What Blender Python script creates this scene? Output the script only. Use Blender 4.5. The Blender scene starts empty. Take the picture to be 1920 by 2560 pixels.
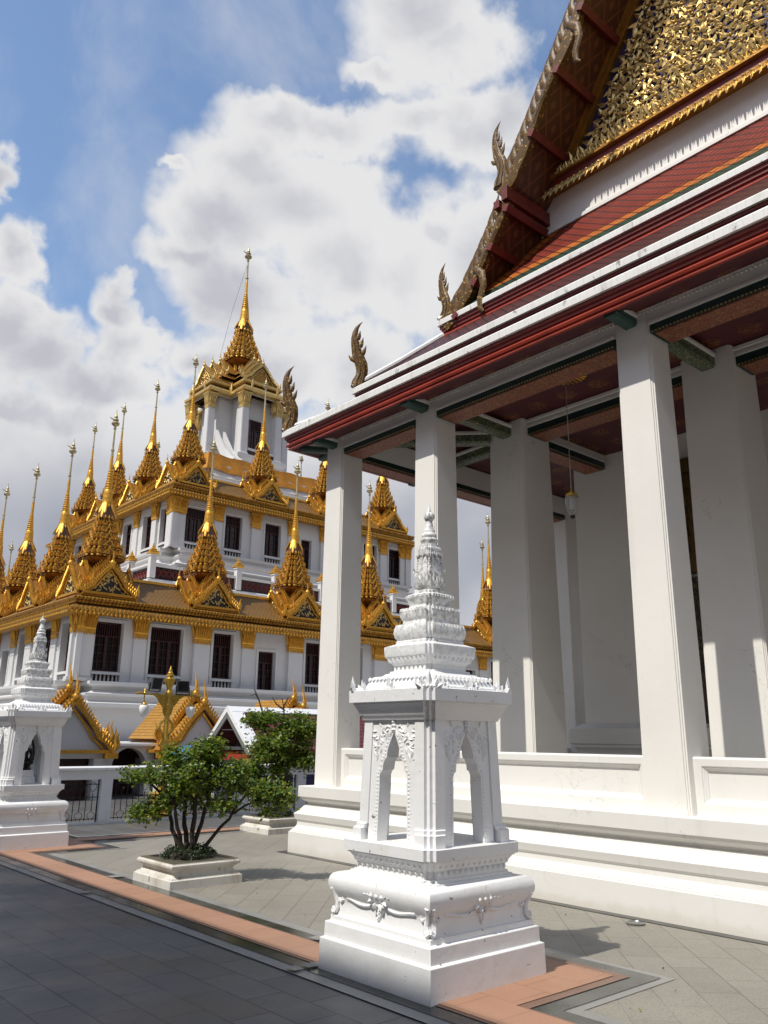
import bpy, bmesh, math, random
import numpy as np
from mathutils import Matrix, Vector, Quaternion
random.seed(7)
S = bpy.context.scene
COL = S.collection
PI = math.pi

# ------------------------------------------------------------------ camera
R = [[0.7503832919813213, -0.660920127219368, 0.01046425112512741],
     [-0.18492347727204428, -0.19470365270783999, 0.9632724407849736],
     [0.6346087161936014, 0.7247586308962173, 0.26832201600418426]]
cam = bpy.data.objects.new('camera', bpy.data.cameras.new('camera'))
COL.objects.link(cam)
M = Matrix(((R[0][0], R[1][0], -R[2][0], 0), (R[0][1], R[1][1], -R[2][1], 0),
            (R[0][2], R[1][2], -R[2][2], 1.6), (0, 0, 0, 1)))
cam.matrix_world = M
cam.data.sensor_fit = 'VERTICAL'
cam.data.sensor_height = 36
cam.data.lens = 36 * 2035.09 / 2560
cam.data.clip_start = 0.05
cam.data.clip_end = 5000
S.camera = cam

# ------------------------------------------------------------------ sun and sky
SUN_EL = math.atan(1.5)
sun = bpy.data.objects.new('sun', bpy.data.lights.new('sun', 'SUN'))
COL.objects.link(sun)
sun.data.energy = 4.4
sun.data.angle = math.radians(0.53)
sun.data.color = (1.0, 0.95, 0.86)
sun.rotation_euler = Vector((1, 0.03, -1.5)).to_track_quat('-Z', 'Y').to_euler()

W = bpy.data.worlds.new('World')
S.world = W
W.use_nodes = True
nt = W.node_tree
nt.nodes.clear()
def N(t, **k):
    n = nt.nodes.new(t)
    for a, b in k.items():
        setattr(n, a, b)
    return n
def wire(a, b):
    nt.links.new(a, b)
def math_(op, a, b=None, clamp=False):
    n = N('ShaderNodeMath', operation=op, use_clamp=clamp)
    for i, x in enumerate((a, b)):
        if x is None: continue
        if isinstance(x, (int, float)): n.inputs[i].default_value = x
        else: wire(x, n.inputs[i])
    return n.outputs[0]
def smooth(x, lo, hi, a=0.0, b=1.0):
    n = N('ShaderNodeMapRange', interpolation_type='SMOOTHSTEP')
    wire(x, n.inputs[0])
    for i, v in zip((1, 2, 3, 4), (lo, hi, a, b)): n.inputs[i].default_value = v
    return n.outputs[0]
def mixc(f, a, b):
    n = N('ShaderNodeMix', data_type='RGBA')
    if isinstance(f, (int, float)): n.inputs[0].default_value = f
    else: wire(f, n.inputs[0])
    for i, x in ((6, a), (7, b)):
        if isinstance(x, tuple): n.inputs[i].default_value = (*x, 1)
        else: wire(x, n.inputs[i])
    return n.outputs[2]
sky = N('ShaderNodeTexSky', sky_type='NISHITA')
sky.sun_disc = False
sky.sun_elevation = SUN_EL
sky.sun_rotation = math.radians(-90)
sky.altitude = 0
sky.air_density = 1.15
sky.dust_density = 0.6
sky.ozone_density = 2.2
tc = N('ShaderNodeTexCoord')
sep = N('ShaderNodeSeparateXYZ')
wire(tc.outputs['Generated'], sep.inputs[0])
az = math_('ARCTAN2', sep.outputs[1], sep.outputs[0])
el = math_('ARCSINE', sep.outputs[2])
def noise(vec, scale, detail, rough=0.55, dist=0.0):
    n = N('ShaderNodeTexNoise')
    wire(vec, n.inputs['Vector'])
    n.inputs['Scale'].default_value = scale
    n.inputs['Detail'].default_value = detail
    n.inputs['Roughness'].default_value = rough
    n.inputs['Distortion'].default_value = dist
    return n
gen = tc.outputs['Generated']
n1 = noise(gen, 7, 4, 0.6)
n2 = noise(gen, 24, 9, 0.55)
n3 = noise(gen, 3.2, 3, 0.5)
n4 = noise(gen, 5.5, 6, 0.5, 0.4)
def off(n, amp):
    s = N('ShaderNodeSeparateColor')
    wire(n.outputs['Color'], s.inputs[0])
    return [math_('MULTIPLY', math_('SUBTRACT', s.outputs[i], 0.5), amp) for i in (0, 1)]
o1, o2 = off(n1, 0.10), off(n2, 0.045)
azd = math_('ADD', math_('ADD', az, o1[0]), o2[0])
eld = math_('ADD', math_('ADD', el, o1[1]), o2[1])
comb = N('ShaderNodeCombineXYZ')
wire(azd, comb.inputs[0]); wire(eld, comb.inputs[1])
CLOUDS = [(1.011, 0.708, 0.088, 0.035), (0.935, 0.711, 0.101, 0.035), (1.045, 0.659, 0.098, 0.045), (1.077, 0.602, 0.102, 0.048), (0.968, 0.626, 0.124, 0.061), (1.104, 0.552, 0.082, 0.027), (1.052, 0.522, 0.086, 0.05), (0.91, 0.565, 0.096, 0.062), (0.829, 0.56, 0.081, 0.072), (0.775, 0.728, 0.10, 0.032), (0.80, 0.825, 0.11, 0.055), (0.758, 0.796, 0.1, 0.048), (0.87, 0.777, 0.048, 0.014), (1.156, 0.643, 0.022, 0.01), (1.354, 0.592, 0.023, 0.025), (1.328, 0.51, 0.036, 0.034), (1.335, 0.442, 0.054, 0.04), (1.288, 0.423, 0.071, 0.044), (1.208, 0.487, 0.031, 0.027), (1.181, 0.446, 0.047, 0.037), (1.202, 0.403, 0.1, 0.034), (1.086, 0.43, 0.045, 0.025), (0.78, 0.604, 0.041, 0.025), (1.011, 0.436, 0.105, 0.051), (0.889, 0.458, 0.107, 0.058), (1.293, 0.356, 0.126, 0.033), (0.721, 0.71, 0.1, 0.041), (0.69, 0.562, 0.146, 0.093),
          (0.2, 0.6, 0.3, 0.2), (-0.6, 0.5, 0.4, 0.15), (1.9, 0.45, 0.3, 0.12), (2.6, 0.7, 0.35, 0.2), (-1.6, 0.6, 0.4, 0.2), (-2.6, 0.4, 0.4, 0.15), (0.3, 1.1, 0.4, 0.15)]
dens = None
for a, e, ra, re in CLOUDS:
    v = N('ShaderNodeVectorMath', operation='SUBTRACT')
    wire(comb.outputs[0], v.inputs[0]); v.inputs[1].default_value = (a, e, 0)
    m = N('ShaderNodeVectorMath', operation='MULTIPLY')
    wire(v.outputs[0], m.inputs[0]); m.inputs[1].default_value = (1 / ra, 1 / re, 0)
    l = N('ShaderNodeVectorMath', operation='LENGTH')
    wire(m.outputs[0], l.inputs[0])
    d = math_('SUBTRACT', 1.35, l.outputs['Value'])
    dens = d if dens is None else math_('SMOOTH_MAX', dens, d)
    if dens.node.operation == 'SMOOTH_MAX': dens.node.inputs[2].default_value = 0.25
# bank of cloud low over the horizon
bank = math_('MULTIPLY', math_('SUBTRACT', 0.465, eld), 6)
dens = math_('MAXIMUM', dens, bank)
dn = math_('ADD', dens, math_('MULTIPLY', math_('SUBTRACT', n2.outputs[0], 0.5), 1.0))
mask = smooth(dn, 0.0, 0.60)
veil = math_('MULTIPLY', smooth(noise(gen, 4.0, 6, 0.6, 0.6).outputs[0], 0.42, 0.8), 0.42)
mask = math_('MAXIMUM', mask, veil)
# lit tops and thick grey undersides
thick = smooth(math_('ADD', math_('MINIMUM', dens, 1.15), math_('MULTIPLY', math_('SUBTRACT', n4.outputs[0], 0.5), 3.0)), 0.42, 1.6)
low = smooth(el, 0.40, 0.20)
grey = math_('MAXIMUM', math_('MULTIPLY', thick, 0.85), math_('MULTIPLY', low, smooth(n3.outputs[0], 0.30, 0.6, 0.55, 1.0)))
CL = 8.0
cw = (0.99 * CL, 0.99 * CL, 1.0 * CL)
cg = (0.575 * CL, 0.585 * CL, 0.665 * CL)
ccol = mixc(grey, cw, cg)
cd = (0.34 * CL, 0.39 * CL, 0.475 * CL)
ccol = mixc(math_('MULTIPLY', smooth(el, 0.36, 0.14), smooth(n3.outputs[0], 0.35, 0.62)), ccol, cd)
skyc = N('ShaderNodeHueSaturation')
skyc.inputs['Saturation'].default_value = 1.0
skyc.inputs['Value'].default_value = 1.8
wire(sky.outputs[0], skyc.inputs['Color'])
final = mixc(mask, skyc.outputs[0], ccol)
bg = N('ShaderNodeBackground')
bg.inputs[1].default_value = 0.10
wire(final, bg.inputs[0])
out = N('ShaderNodeOutputWorld')
wire(bg.outputs[0], out.inputs[0])

S.view_settings.view_transform = 'Standard'
S.view_settings.look = 'None'
S.view_settings.exposure = 0.0
S.view_settings.gamma = 1.0
S.view_settings.use_curve_mapping = False
S.render.engine = 'CYCLES'
S.cycles.max_bounces = 8
S.cycles.diffuse_bounces = 4

# ------------------------------------------------------------------ materials
class Mat:
    def __init__(s, name, base=(.8, .8, .8), rough=.6, metal=0., spec=None):
        s.m = bpy.data.materials.new(name)
        s.m.use_nodes = True
        s.nt = s.m.node_tree
        s.b = s.nt.nodes['Principled BSDF']
        s.b.inputs['Base Color'].default_value = (*base, 1)
        s.b.inputs['Roughness'].default_value = rough
        s.b.inputs['Metallic'].default_value = metal
        if spec is not None: s.b.inputs['Specular IOR Level'].default_value = spec
        s.base = base
        s.col = None
        s.tc = None
        s.h = None
    def n(s, t, ins={}, **k):
        x = s.nt.nodes.new(t)
        for a, b in k.items(): setattr(x, a, b)
        for a, b in ins.items():
            if hasattr(b, 'links'): s.nt.links.new(b, x.inputs[a])
            else: x.inputs[a].default_value = b
        return x
    def pos(s, scale=(1, 1, 1), rot=(0, 0, 0), loc=(0, 0, 0), kind='geo'):
        if kind == 'geo': o = s.n('ShaderNodeNewGeometry').outputs['Position']
        else: o = s.n('ShaderNodeTexCoord').outputs['Object']
        return s.n('ShaderNodeMapping', {'Vector': o, 'Scale': scale, 'Rotation': rot, 'Location': loc}).outputs[0]
    def noise(s, scale, detail=5, rough=.55, stretch=(1, 1, 1), dist=0., kind='geo'):
        return s.n('ShaderNodeTexNoise', {'Vector': s.pos(stretch, kind=kind), 'Scale': scale, 'Detail': detail, 'Roughness': rough, 'Distortion': dist}).outputs[0]
    def step(s, x, lo, hi, a=0., b=1.):
        return s.n('ShaderNodeMapRange', {0: x, 1: lo, 2: hi, 3: a, 4: b}, interpolation_type='SMOOTHSTEP').outputs[0]
    def mth(s, op, a, b=0., c=None):
        i = {0: a, 1: b}
        if c is not None: i[2] = c
        return s.n('ShaderNodeMath', i, operation=op).outputs[0]
    def cur(s):
        return s.col if s.col is not None else (*s.base, 1)
    def mix(s, f, c, blend='MIX'):
        if isinstance(c, tuple): c = (*c, 1)
        x = s.n('ShaderNodeMix', {0: f, 6: s.cur(), 7: c}, data_type='RGBA', blend_type=blend)
        s.col = x.outputs[2]
        s.nt.links.new(s.col, s.b.inputs['Base Color'])
        return s
    def blotch(s, scale, c, lo=.5, hi=.7, amt=1., detail=6, stretch=(1, 1, 1), dist=0.):
        return s.mix(s.step(s.noise(scale, detail, .6, stretch, dist), lo, hi, 0., amt), c)
    def bump(s, h, strength=.3, dist=.01):
        x = s.n('ShaderNodeBump', {'Height': h, 'Strength': strength, 'Distance': dist})
        if s.h is not None: s.nt.links.new(s.h, x.inputs['Normal'])
        s.h = x.outputs[0]
        s.nt.links.new(s.h, s.b.inputs['Normal'])
        return s
    def rough(s, x):
        s.nt.links.new(x, s.b.inputs['Roughness'])
        return s

def plaster(name, base, dirt, amt, sc=1.0):
    m = Mat(name, base, .62)
    m.blotch(.9 * sc, tuple(c * .93 for c in base), .42, .7, .8)
    m.blotch(5 * sc, dirt, .60, .78, amt, 8, (1, 1, .22), .4)
    m.blotch(14 * sc, dirt, .70, .80, amt * .8, 6)
    m.blotch(4.5 * sc, tuple(c * .72 for c in dirt), .60, .80, amt * .9, 7, (1, 1, .05), .15)
    v = m.n('ShaderNodeTexVoronoi', {'Vector': m.n('ShaderNodeVectorMath', {0: m.pos(), 1: m.n('ShaderNodeTexNoise', {'Vector': m.pos(), 'Scale': 3.5, 'Detail': 5}).outputs['Color']}, operation='ADD').outputs[0], 'Scale': .8 * sc}, feature='DISTANCE_TO_EDGE')
    m.mix(m.mth('MULTIPLY', m.step(v.outputs['Distance'], .004, .001), m.step(m.noise(.8, 2), .52, .6, 0., .45)), (.33, .31, .28))
    z = m.n('ShaderNodeSeparateXYZ', {0: m.n('ShaderNodeNewGeometry').outputs['Position']}).outputs[2]
    m.mix(m.mth('MULTIPLY', m.step(m.mth('ADD', z, m.mth('MULTIPLY', m.noise(5, 6), -.22)), .02, -.09), .55), dirt)
    m.bump(m.noise(9, 6), .10, .02).bump(m.noise(90, 4), .10, .004)
    return m.m
WHITE = plaster('white_plaster', (.745, .735, .70), (.60, .56, .48), .35)
WHITE_TOP = plaster('white_column_plaster', (.79, .77, .725), (.62, .58, .52), .30, .7)
WHITE_LOHA = plaster('pale_grey_plaster', (.62, .615, .605), (.50, .50, .48), .35, .5)
WHITE_FENCE = plaster('fence_paint', (.76, .77, .78), (.5, .5, .47), .45, 1.2)

def shrine_paint():
    m = Mat('shrine_whitewash', (.83, .835, .84), .5)
    m.blotch(2.4, (.75, .75, .73), .45, .72, .8)
    z = m.n('ShaderNodeSeparateXYZ', {0: m.n('ShaderNodeNewGeometry').outputs['Position']}).outputs[2]
    up = m.step(z, 2.0, 2.7, 0., 1.)
    st = m.step(m.noise(26, 8, .7), .42, .62, 0., .85)
    m.mix(m.mth('MULTIPLY', st, up), (.30, .30, .28))
    m.blotch(7, (.68, .64, .54), .58, .76, .5, 8, (1, 1, .18), .3)
    ch = m.step(m.noise(15, 4, .5, (1, 1, 1.6), .8), .70, .715, 0., .9)
    m.mix(ch, (.17, .15, .13))
    m.bump(m.noise(14, 6), .16, .02).bump(m.noise(70, 4), .12, .005)
    return m.m
SHRINE = shrine_paint()
def simple(name, base, rough=.5, metal=0., bs=40, bst=.12, var=.25, vs=6):
    m = Mat(name, base, rough, metal)
    m.blotch(vs, tuple(c * (1 - var) for c in base), .40, .65, 1.)
    m.bump(m.noise(bs, 5), bst, .01)
    return m.m
def goldmat(name, base, dark, metal=.75, rough=.33, ds=.5):
    m = Mat(name, base, rough, metal)
    m.blotch(9, tuple(c * .8 for c in base), .4, .65, 1.)
    m.blotch(16, dark, .60, .74, ds, 7)
    m.rough(m.step(m.noise(11, 4), .3, .7, rough - .08, rough + .16))
    m.bump(m.noise(36, 5), .30, .015)
    return m.m
GOLD = goldmat('gold_paint', (.70, .36, .045), (.17, .062, .010), .6, .36, .75)
GOLD_PALE = goldmat('pale_gold', (.62, .43, .15), (.26, .15, .045), .55, .38, .6)
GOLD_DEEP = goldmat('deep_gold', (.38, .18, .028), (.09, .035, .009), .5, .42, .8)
GOLD_LEAF = goldmat('gilded_relief', (.80, .57, .22), (.30, .18, .055), .9, .36)
BELL_BROWN = simple('brown_bell_panel', (.13, .05, .015), .45)
def gold_rib():
    m = Mat('ribbed_gold_cornice', (.58, .295, .036), .38, .55)
    x = m.n('ShaderNodeSeparateXYZ', {0: m.n('ShaderNodeNewGeometry').outputs['Position']})
    r = m.mth('PINGPONG', m.mth('ADD', x.outputs[0], x.outputs[1]), .07)
    m.blotch(6, (.36, .17, .022), .4, .65, 1.)
    m.blotch(13, (.14, .055, .01), .56, .72, .8, 7)
    m.mix(m.step(r, .022, .004, 0., .75), (.12, .045, .010))
    m.bump(m.step(r, .0, .05), .8, .04)
    return m.m
GOLD_RIB = gold_rib()
BRASS = goldmat('brass_paint', (.62, .40, .07), (.30, .17, .03), .7, .33)
FINIAL_GOLD = simple('tarnished_finial_gold', (.50, .42, .25), .4, .6)
LAMP_STEEL = simple('lamp_steel', (.26, .265, .26), .28, .7)
CURTAIN = simple('brown_curtain', (.10, .065, .035), .8)
SILVER = simple('weathered_silver', (.55, .54, .50), .42, .6)
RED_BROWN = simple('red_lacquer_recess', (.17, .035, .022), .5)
FASCIA = simple('red_fascia_paint', (.36, .050, .028), .34, 0., 20, .08, .3, 2)
PURLIN = simple('dark_red_purlin', (.16, .022, .016), .5)
FASCIA_DARK = simple('dark_red_paint', (.20, .028, .022), .5)
BLUE_GLASS = simple('violet_blue_ground', (.055, .045, .16), .35)
BLACK_METAL = simple('black_iron', (.018, .018, .02), .45, .3)
WOOD_RED = simple('maroon_woodwork', (.042, .006, .006), .5)
GLASS_DARK = simple('dark_window_glass', (.008, .008, .009), .12, 0., 4, .02, .3, 2)
GREEN = simple('green_beam_paint', (.030, .075, .060), .5)
GREEN_DARK = simple('dark_green_paint', (.006, .028, .026), .45)
PANEL_GREY = simple('grey_housing', (.10, .105, .11), .4, .2)
DARK = simple('dark_interior', (.03, .026, .024), .7)
BARK = simple('dark_bark', (.035, .027, .020), .85, 0., 30, .6)
SOIL = simple('damp_soil', (.035, .03, .022), .9, 0., 30, .6)
BLUE_CLOTH = simple('blue_tarpaulin', (.03, .16, .27), .6)
ORANGE_CLOTH = simple('saffron_cloth', (.56, .235, .016), .6, 0., 8, .3, .2)
BRONZE = simple('dark_bronze', (.03, .027, .022), .35, .5)
WHITE_BOARD = plaster('flaking_bargeboard', (.80, .80, .79), (.25, .24, .23), .9, 1.5)

def mosaic():
    m = Mat('gold_glass_mosaic', (.17, .085, .014), .45, .0, .25)
    v = m.n('ShaderNodeTexVoronoi', {'Vector': m.pos(), 'Scale': 38.}, feature='F1')
    c = m.n('ShaderNodeSeparateColor', {0: v.outputs['Color']})
    m.mix(m.step(c.outputs[0], .3, 1.0), (.09, .05, .016))
    m.mix(m.step(c.outputs[1], .90, .97), (.50, .33, .10))
    m.blotch(5, (.06, .04, .022), .52, .7, .6)
    m.bump(m.mth('MULTIPLY', c.outputs[2], 1.), .3, .008)
    e = m.n('ShaderNodeTexVoronoi', {'Vector': m.pos(), 'Scale': 38.}, feature='DISTANCE_TO_EDGE')
    m.mix(m.step(e.outputs[0], .08, .02), (.03, .022, .015))
    return m.m
MOSAIC = mosaic()
def eave_board():
    m = Mat('weathered_eave_edge', (.74, .735, .71), .6)
    m.blotch(5, (.50, .49, .45), .50, .70, .6, 8, (1, 1, .2), .3)
    m.blotch(9, (.10, .095, .085), .60, .70, .75, 8, (1, 1, .45), .6)
    x = m.n('ShaderNodeSeparateXYZ', {0: m.n('ShaderNodeNewGeometry').outputs['Position']})
    r = m.mth('PINGPONG', m.mth('ADD', x.outputs[1], x.outputs[0]), .05)
    m.mix(m.step(r, .006, .0, 0., .16), (.2, .19, .17))
    m.bump(m.step(r, .0, .02), .2, .01)
    return m.m
EAVE_BOARD = eave_board()
def lattice_tile(name, c, line, s=5.2):
    m = Mat(name, c, .42, 0., .25)
    g = m.n('ShaderNodeSeparateXYZ', {0: m.n('ShaderNodeNewGeometry').outputs['Position']})
    a = m.mth('MULTIPLY', m.mth('ADD', g.outputs[1], m.mth('MULTIPLY', g.outputs[2], 1.15)), s)
    b = m.mth('MULTIPLY', m.mth('SUBTRACT', g.outputs[1], m.mth('MULTIPLY', g.outputs[2], 1.15)), s)
    fa, fb = m.mth('FRACT', a), m.mth('FRACT', b)
    h = m.mth('MINIMUM', fa, fb)
    m.blotch(3, tuple(x * .6 for x in c), .45, .7, .7)
    m.blotch(30, tuple(min(1, x * 1.5) for x in c), .5, .7, .5, 3)
    m.mix(m.step(h, .30, .08, 0., .95), line)
    m.bump(h, .8, .03)
    return m.m
MID_TILE = lattice_tile('dark_middle_roof_tile', (.075, .018, .014), (.02, .008, .006))
DARK_GILT = goldmat('dim_gilt', (.13, .075, .02), (.04, .02, .008), .5, .4, .8)
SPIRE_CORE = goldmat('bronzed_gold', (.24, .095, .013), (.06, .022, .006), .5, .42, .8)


def ceiling(name, base, spot, sp=.55):
    m = Mat(name, base, .55)
    v = m.n('ShaderNodeTexVoronoi', {'Vector': m.pos((1, 1, 0)), 'Scale': 1 / sp, 'Randomness': .0}, feature='F1', voronoi_dimensions='2D')
    d = v.outputs['Distance']
    lace = m.step(m.noise(34, 3), .47, .55)
    disc = m.step(d, .30, .24)
    m.mix(m.mth('MULTIPLY', m.mth('MULTIPLY', disc, lace), .7), spot)
    m.blotch(3, tuple(c * .6 for c in base), .45, .7, .8, 6, (3, .4, 1))
    return m.m
CEIL = ceiling('dark_red_starred_ceiling', (.085, .012, .016), (.30, .13, .03))
def stencil(name, base, spot, sc=26):
    m = Mat(name, base, .5)
    m.mix(m.step(m.noise(sc, 2, .5, (1, 1, 1), 1.5), .52, .58, 0., .85), spot)
    return m.m
SOFFIT = stencil('red_and_gold_stencil', (.20, .055, .032), (.34, .17, .06))
GREEN_MESH = stencil('green_gold_mesh', (.04, .07, .05), (.30, .27, .12), 34)
DOOR_GOLD = stencil('black_and_gold_door', (.015, .013, .012), (.16, .10, .03), 30)
RED_DIA = None
def diamond(name, base, spot, s=3.6):
    m = Mat(name, base, .5)
    p = m.pos((1, 1, 1))
    x = m.n('ShaderNodeSeparateXYZ', {0: p})
    a = m.mth('MULTIPLY', m.mth('ADD', x.outputs[0], m.mth('MULTIPLY', x.outputs[2], .75)), s)
    b = m.mth('MULTIPLY', m.mth('SUBTRACT', x.outputs[0], m.mth('MULTIPLY', x.outputs[2], .75)), s)
    fa = m.mth('ABSOLUTE', m.mth('SUBTRACT', m.mth('FRACT', a), .5))
    fb = m.mth('ABSOLUTE', m.mth('SUBTRACT', m.mth('FRACT', b), .5))
    line = m.mth('MAXIMUM', m.step(fa, .43, .47), m.step(fb, .43, .47))
    dot = m.step(m.mth('MAXIMUM', fa, fb), .17, .12)
    m.mix(m.mth('MULTIPLY', m.mth('MAXIMUM', line, dot), .8), spot)
    return m.m
RED_DIA = diamond('red_diamond_soffit', (.085, .026, .012), (.20, .07, .02), 2.6)

def tile(name, cols, rows, w, c1, c2, joint, axis, rough=.35, bs=.8, off=.5):
    """roof tiles: axis picks which object axes run along and up the slope"""
    m = Mat(name, c1, rough)
    g = m.n('ShaderNodeSeparateXYZ', {0: m.n('ShaderNodeNewGeometry').outputs['Position']})
    v = m.n('ShaderNodeCombineXYZ', {0: g.outputs[axis[0]], 1: m.mth('MULTIPLY', g.outputs[axis[1]], axis[2])})
    b = m.n('ShaderNodeTexBrick', {'Vector': v.outputs[0], 'Color1': (*c1, 1), 'Color2': (*c2, 1), 'Mortar': (*joint, 1), 'Scale': 1., 'Mortar Size': w * .09,
            'Mortar Smooth': .5, 'Bias': 0., 'Brick Width': w, 'Row Height': rows})
    b.offset = off
    m.col = b.outputs['Color']
    m.nt.links.new(m.col, m.b.inputs['Base Color'])
    m.blotch(2.5, tuple(c * .55 for c in c1), .5, .75, .6)
    m.bump(m.mth('SUBTRACT', 1., b.outputs['Fac']), bs, .03)
    fr = m.mth('FRACT', m.mth('DIVIDE', m.mth('MULTIPLY', g.outputs[axis[1]], axis[2]), rows))
    m.bump(m.mth('SUBTRACT', 1., fr), bs, .02)
    return m.m
RED_TILE = lattice_tile('red_glazed_tile', (.20, .024, .011), (.035, .008, .006))
ORANGE_TILE = lattice_tile('orange_glazed_tile', (.46, .13, .018), (.10, .025, .008))
GREEN_TILE = lattice_tile('green_glazed_tile', (.022, .05, .028), (.006, .010, .007))
SIDE_TILE = tile('dark_weathered_tile', 0, .055, .05, (.05, .05, .035), (.07, .06, .04), (.01, .01, .01), (0, 2, 1.25), .4, .6)
def gold_tile(name, ax):
    m = Mat(name, (.175, .088, .018), .42, .25)
    g = m.n('ShaderNodeSeparateXYZ', {0: m.n('ShaderNodeNewGeometry').outputs['Position']})
    a = m.mth('MULTIPLY', m.mth('ADD', g.outputs[ax], m.mth('MULTIPLY', g.outputs[2], 1.3)), 5.6)
    b = m.mth('MULTIPLY', m.mth('SUBTRACT', g.outputs[ax], m.mth('MULTIPLY', g.outputs[2], 1.3)), 5.6)
    fa, fb = m.mth('FRACT', a), m.mth('FRACT', b)
    h = m.mth('MINIMUM', fa, fb)
    m.mix(m.step(h, .30, .06), (.05, .024, .006))
    m.mix(m.step(m.mth('MAXIMUM', fa, fb), .86, .97), (.42, .23, .05))
    m.bump(h, .8, .05)
    return m.m
GTILE_X = gold_tile('gold_scale_tile_front', 0)
GTILE_Y = gold_tile('gold_scale_tile_side', 1)
PAV_TILE = tile('maroon_fishscale_tile', 0, .12, .13, (.17, .028, .024), (.13, .02, .02), (.03, .008, .008), (0, 2, 1.2), .5, .9)
GATE_TILE = tile('ochre_roof_tile', 0, .085, .07, (.50, .26, .045), (.42, .20, .03), (.12, .05, .01), (1, 2, 1.), .4, .9)

# paving
def paving(name, base, joint, bw, bh, ang, speck, rough=.5, var=.2, js=.004, wet=.12):
    m = Mat(name, base, rough)
    b = m.n('ShaderNodeTexBrick', {'Vector': m.pos(rot=(0, 0, ang)), 'Color1': (*base, 1), 'Color2': (*[c * (1 - var) for c in base], 1), 'Mortar': (*joint, 1), 'Scale': 1.,
            'Mortar Size': js, 'Mortar Smooth': .1, 'Bias': -.2, 'Brick Width': bw, 'Row Height': bh})
    m.col = b.outputs['Color']
    m.nt.links.new(m.col, m.b.inputs['Base Color'])
    m.blotch(1.3, tuple(c * .8 for c in base), .45, .72, .35, 6)
    m.blotch(.45, tuple(c * 1.12 for c in base), .5, .7, .6, 4)
    if speck: m.blotch(75, speck, .52, .66, .75, 4)
    m.blotch(60, tuple(c * .4 for c in base), .72, .78, .6, 4)
    m.bump(m.mth('SUBTRACT', 1., b.outputs['Fac']), .35, .01).bump(m.noise(220, 3), .12, .003)
    m.rough(m.step(m.noise(1.1, 5), .35, .65, rough - wet, rough + .06))
    return m.m
PAVE = paving('grey_granite_flags', (.262, .243, .203), (.125, .115, .095), .62, .285, -math.radians(45), (.13, .125, .11), .6, .14, .004, .12)
PAVE_OUT = paving('dark_granite_flags', (.115, .113, .11), (.012, .012, .012), .58, .29, -math.radians(90), (.085, .085, .085), .5, .30, .006, .14)
ORANGE = paving('terracotta_granite', (.375, .212, .138), (.15, .085, .055), .36, .34, -math.radians(90), (.38, .17, .09), .6, .14, .003, .15)
ORANGE_X = paving('terracotta_granite_turned', (.47, .225, .115), (.16, .07, .04), .36, .34, 0, (.38, .17, .09), .6, .14, .003, .15)
def granite(name, base, speck, rough):
    m = Mat(name, base, rough)
    m.blotch(150, speck, .5, .62, .9, 3)
    m.blotch(2.2, tuple(c * .7 for c in base), .45, .65, .7)
    m.rough(m.step(m.noise(1.7, 4), .35, .65, rough, rough + .18))
    return m.m
ROSY = granite('speckled_rosy_border', (.23, .14, .10), (.13, .07, .05), .4)
POLISHED = granite('polished_black_granite', (.040, .042, .036), (.065, .066, .055), .13)
KERB_STRIP = granite('dark_grey_edging', (.085, .083, .075), (.05, .05, .045), .35)
PALE_STONE = granite('pale_granite_border', (.27, .265, .25), (.18, .18, .17), .35)

LEAF_C = [(.135, .21, .028), (.08, .145, .020), (.26, .29, .035), (.045, .08, .015)]
def leafmat(name, c, t=.35):
    m = Mat(name, c, .42)
    m.blotch(9, tuple(x * .6 for x in c), .4, .65, 1.)
    m.b.inputs['Transmission Weight'].default_value = 0
    d = m.n('ShaderNodeBsdfTranslucent', {'Color': (c[0] * 1.6, c[1] * 1.6, c[2], 1)})
    mx = m.n('ShaderNodeMixShader', {0: t, 1: m.b.outputs[0], 2: d.outputs[0]})
    m.nt.links.new(mx.outputs[0], m.nt.nodes['Material Output'].inputs[0])
    return m.m
LEAVES = [leafmat('leaf_green_%s' % w, c) for w, c in zip(('mid', 'deep', 'yellowish', 'dark'), LEAF_C)]
HEDGE = [leafmat('hedge_green', (.022, .045, .014), .15), leafmat('hedge_bright', (.04, .075, .02), .15)]

def glassmat():
    m = Mat('lamp_glass', (.9, .9, .88), .08)
    m.b.inputs['Transmission Weight'].default_value = .85
    m.b.inputs['IOR'].default_value = 1.3
    return m.m
GLASS = glassmat()
OPAL = simple('opal_glass', (.80, .80, .76), .25, 0., 4, .02, .08)

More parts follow.
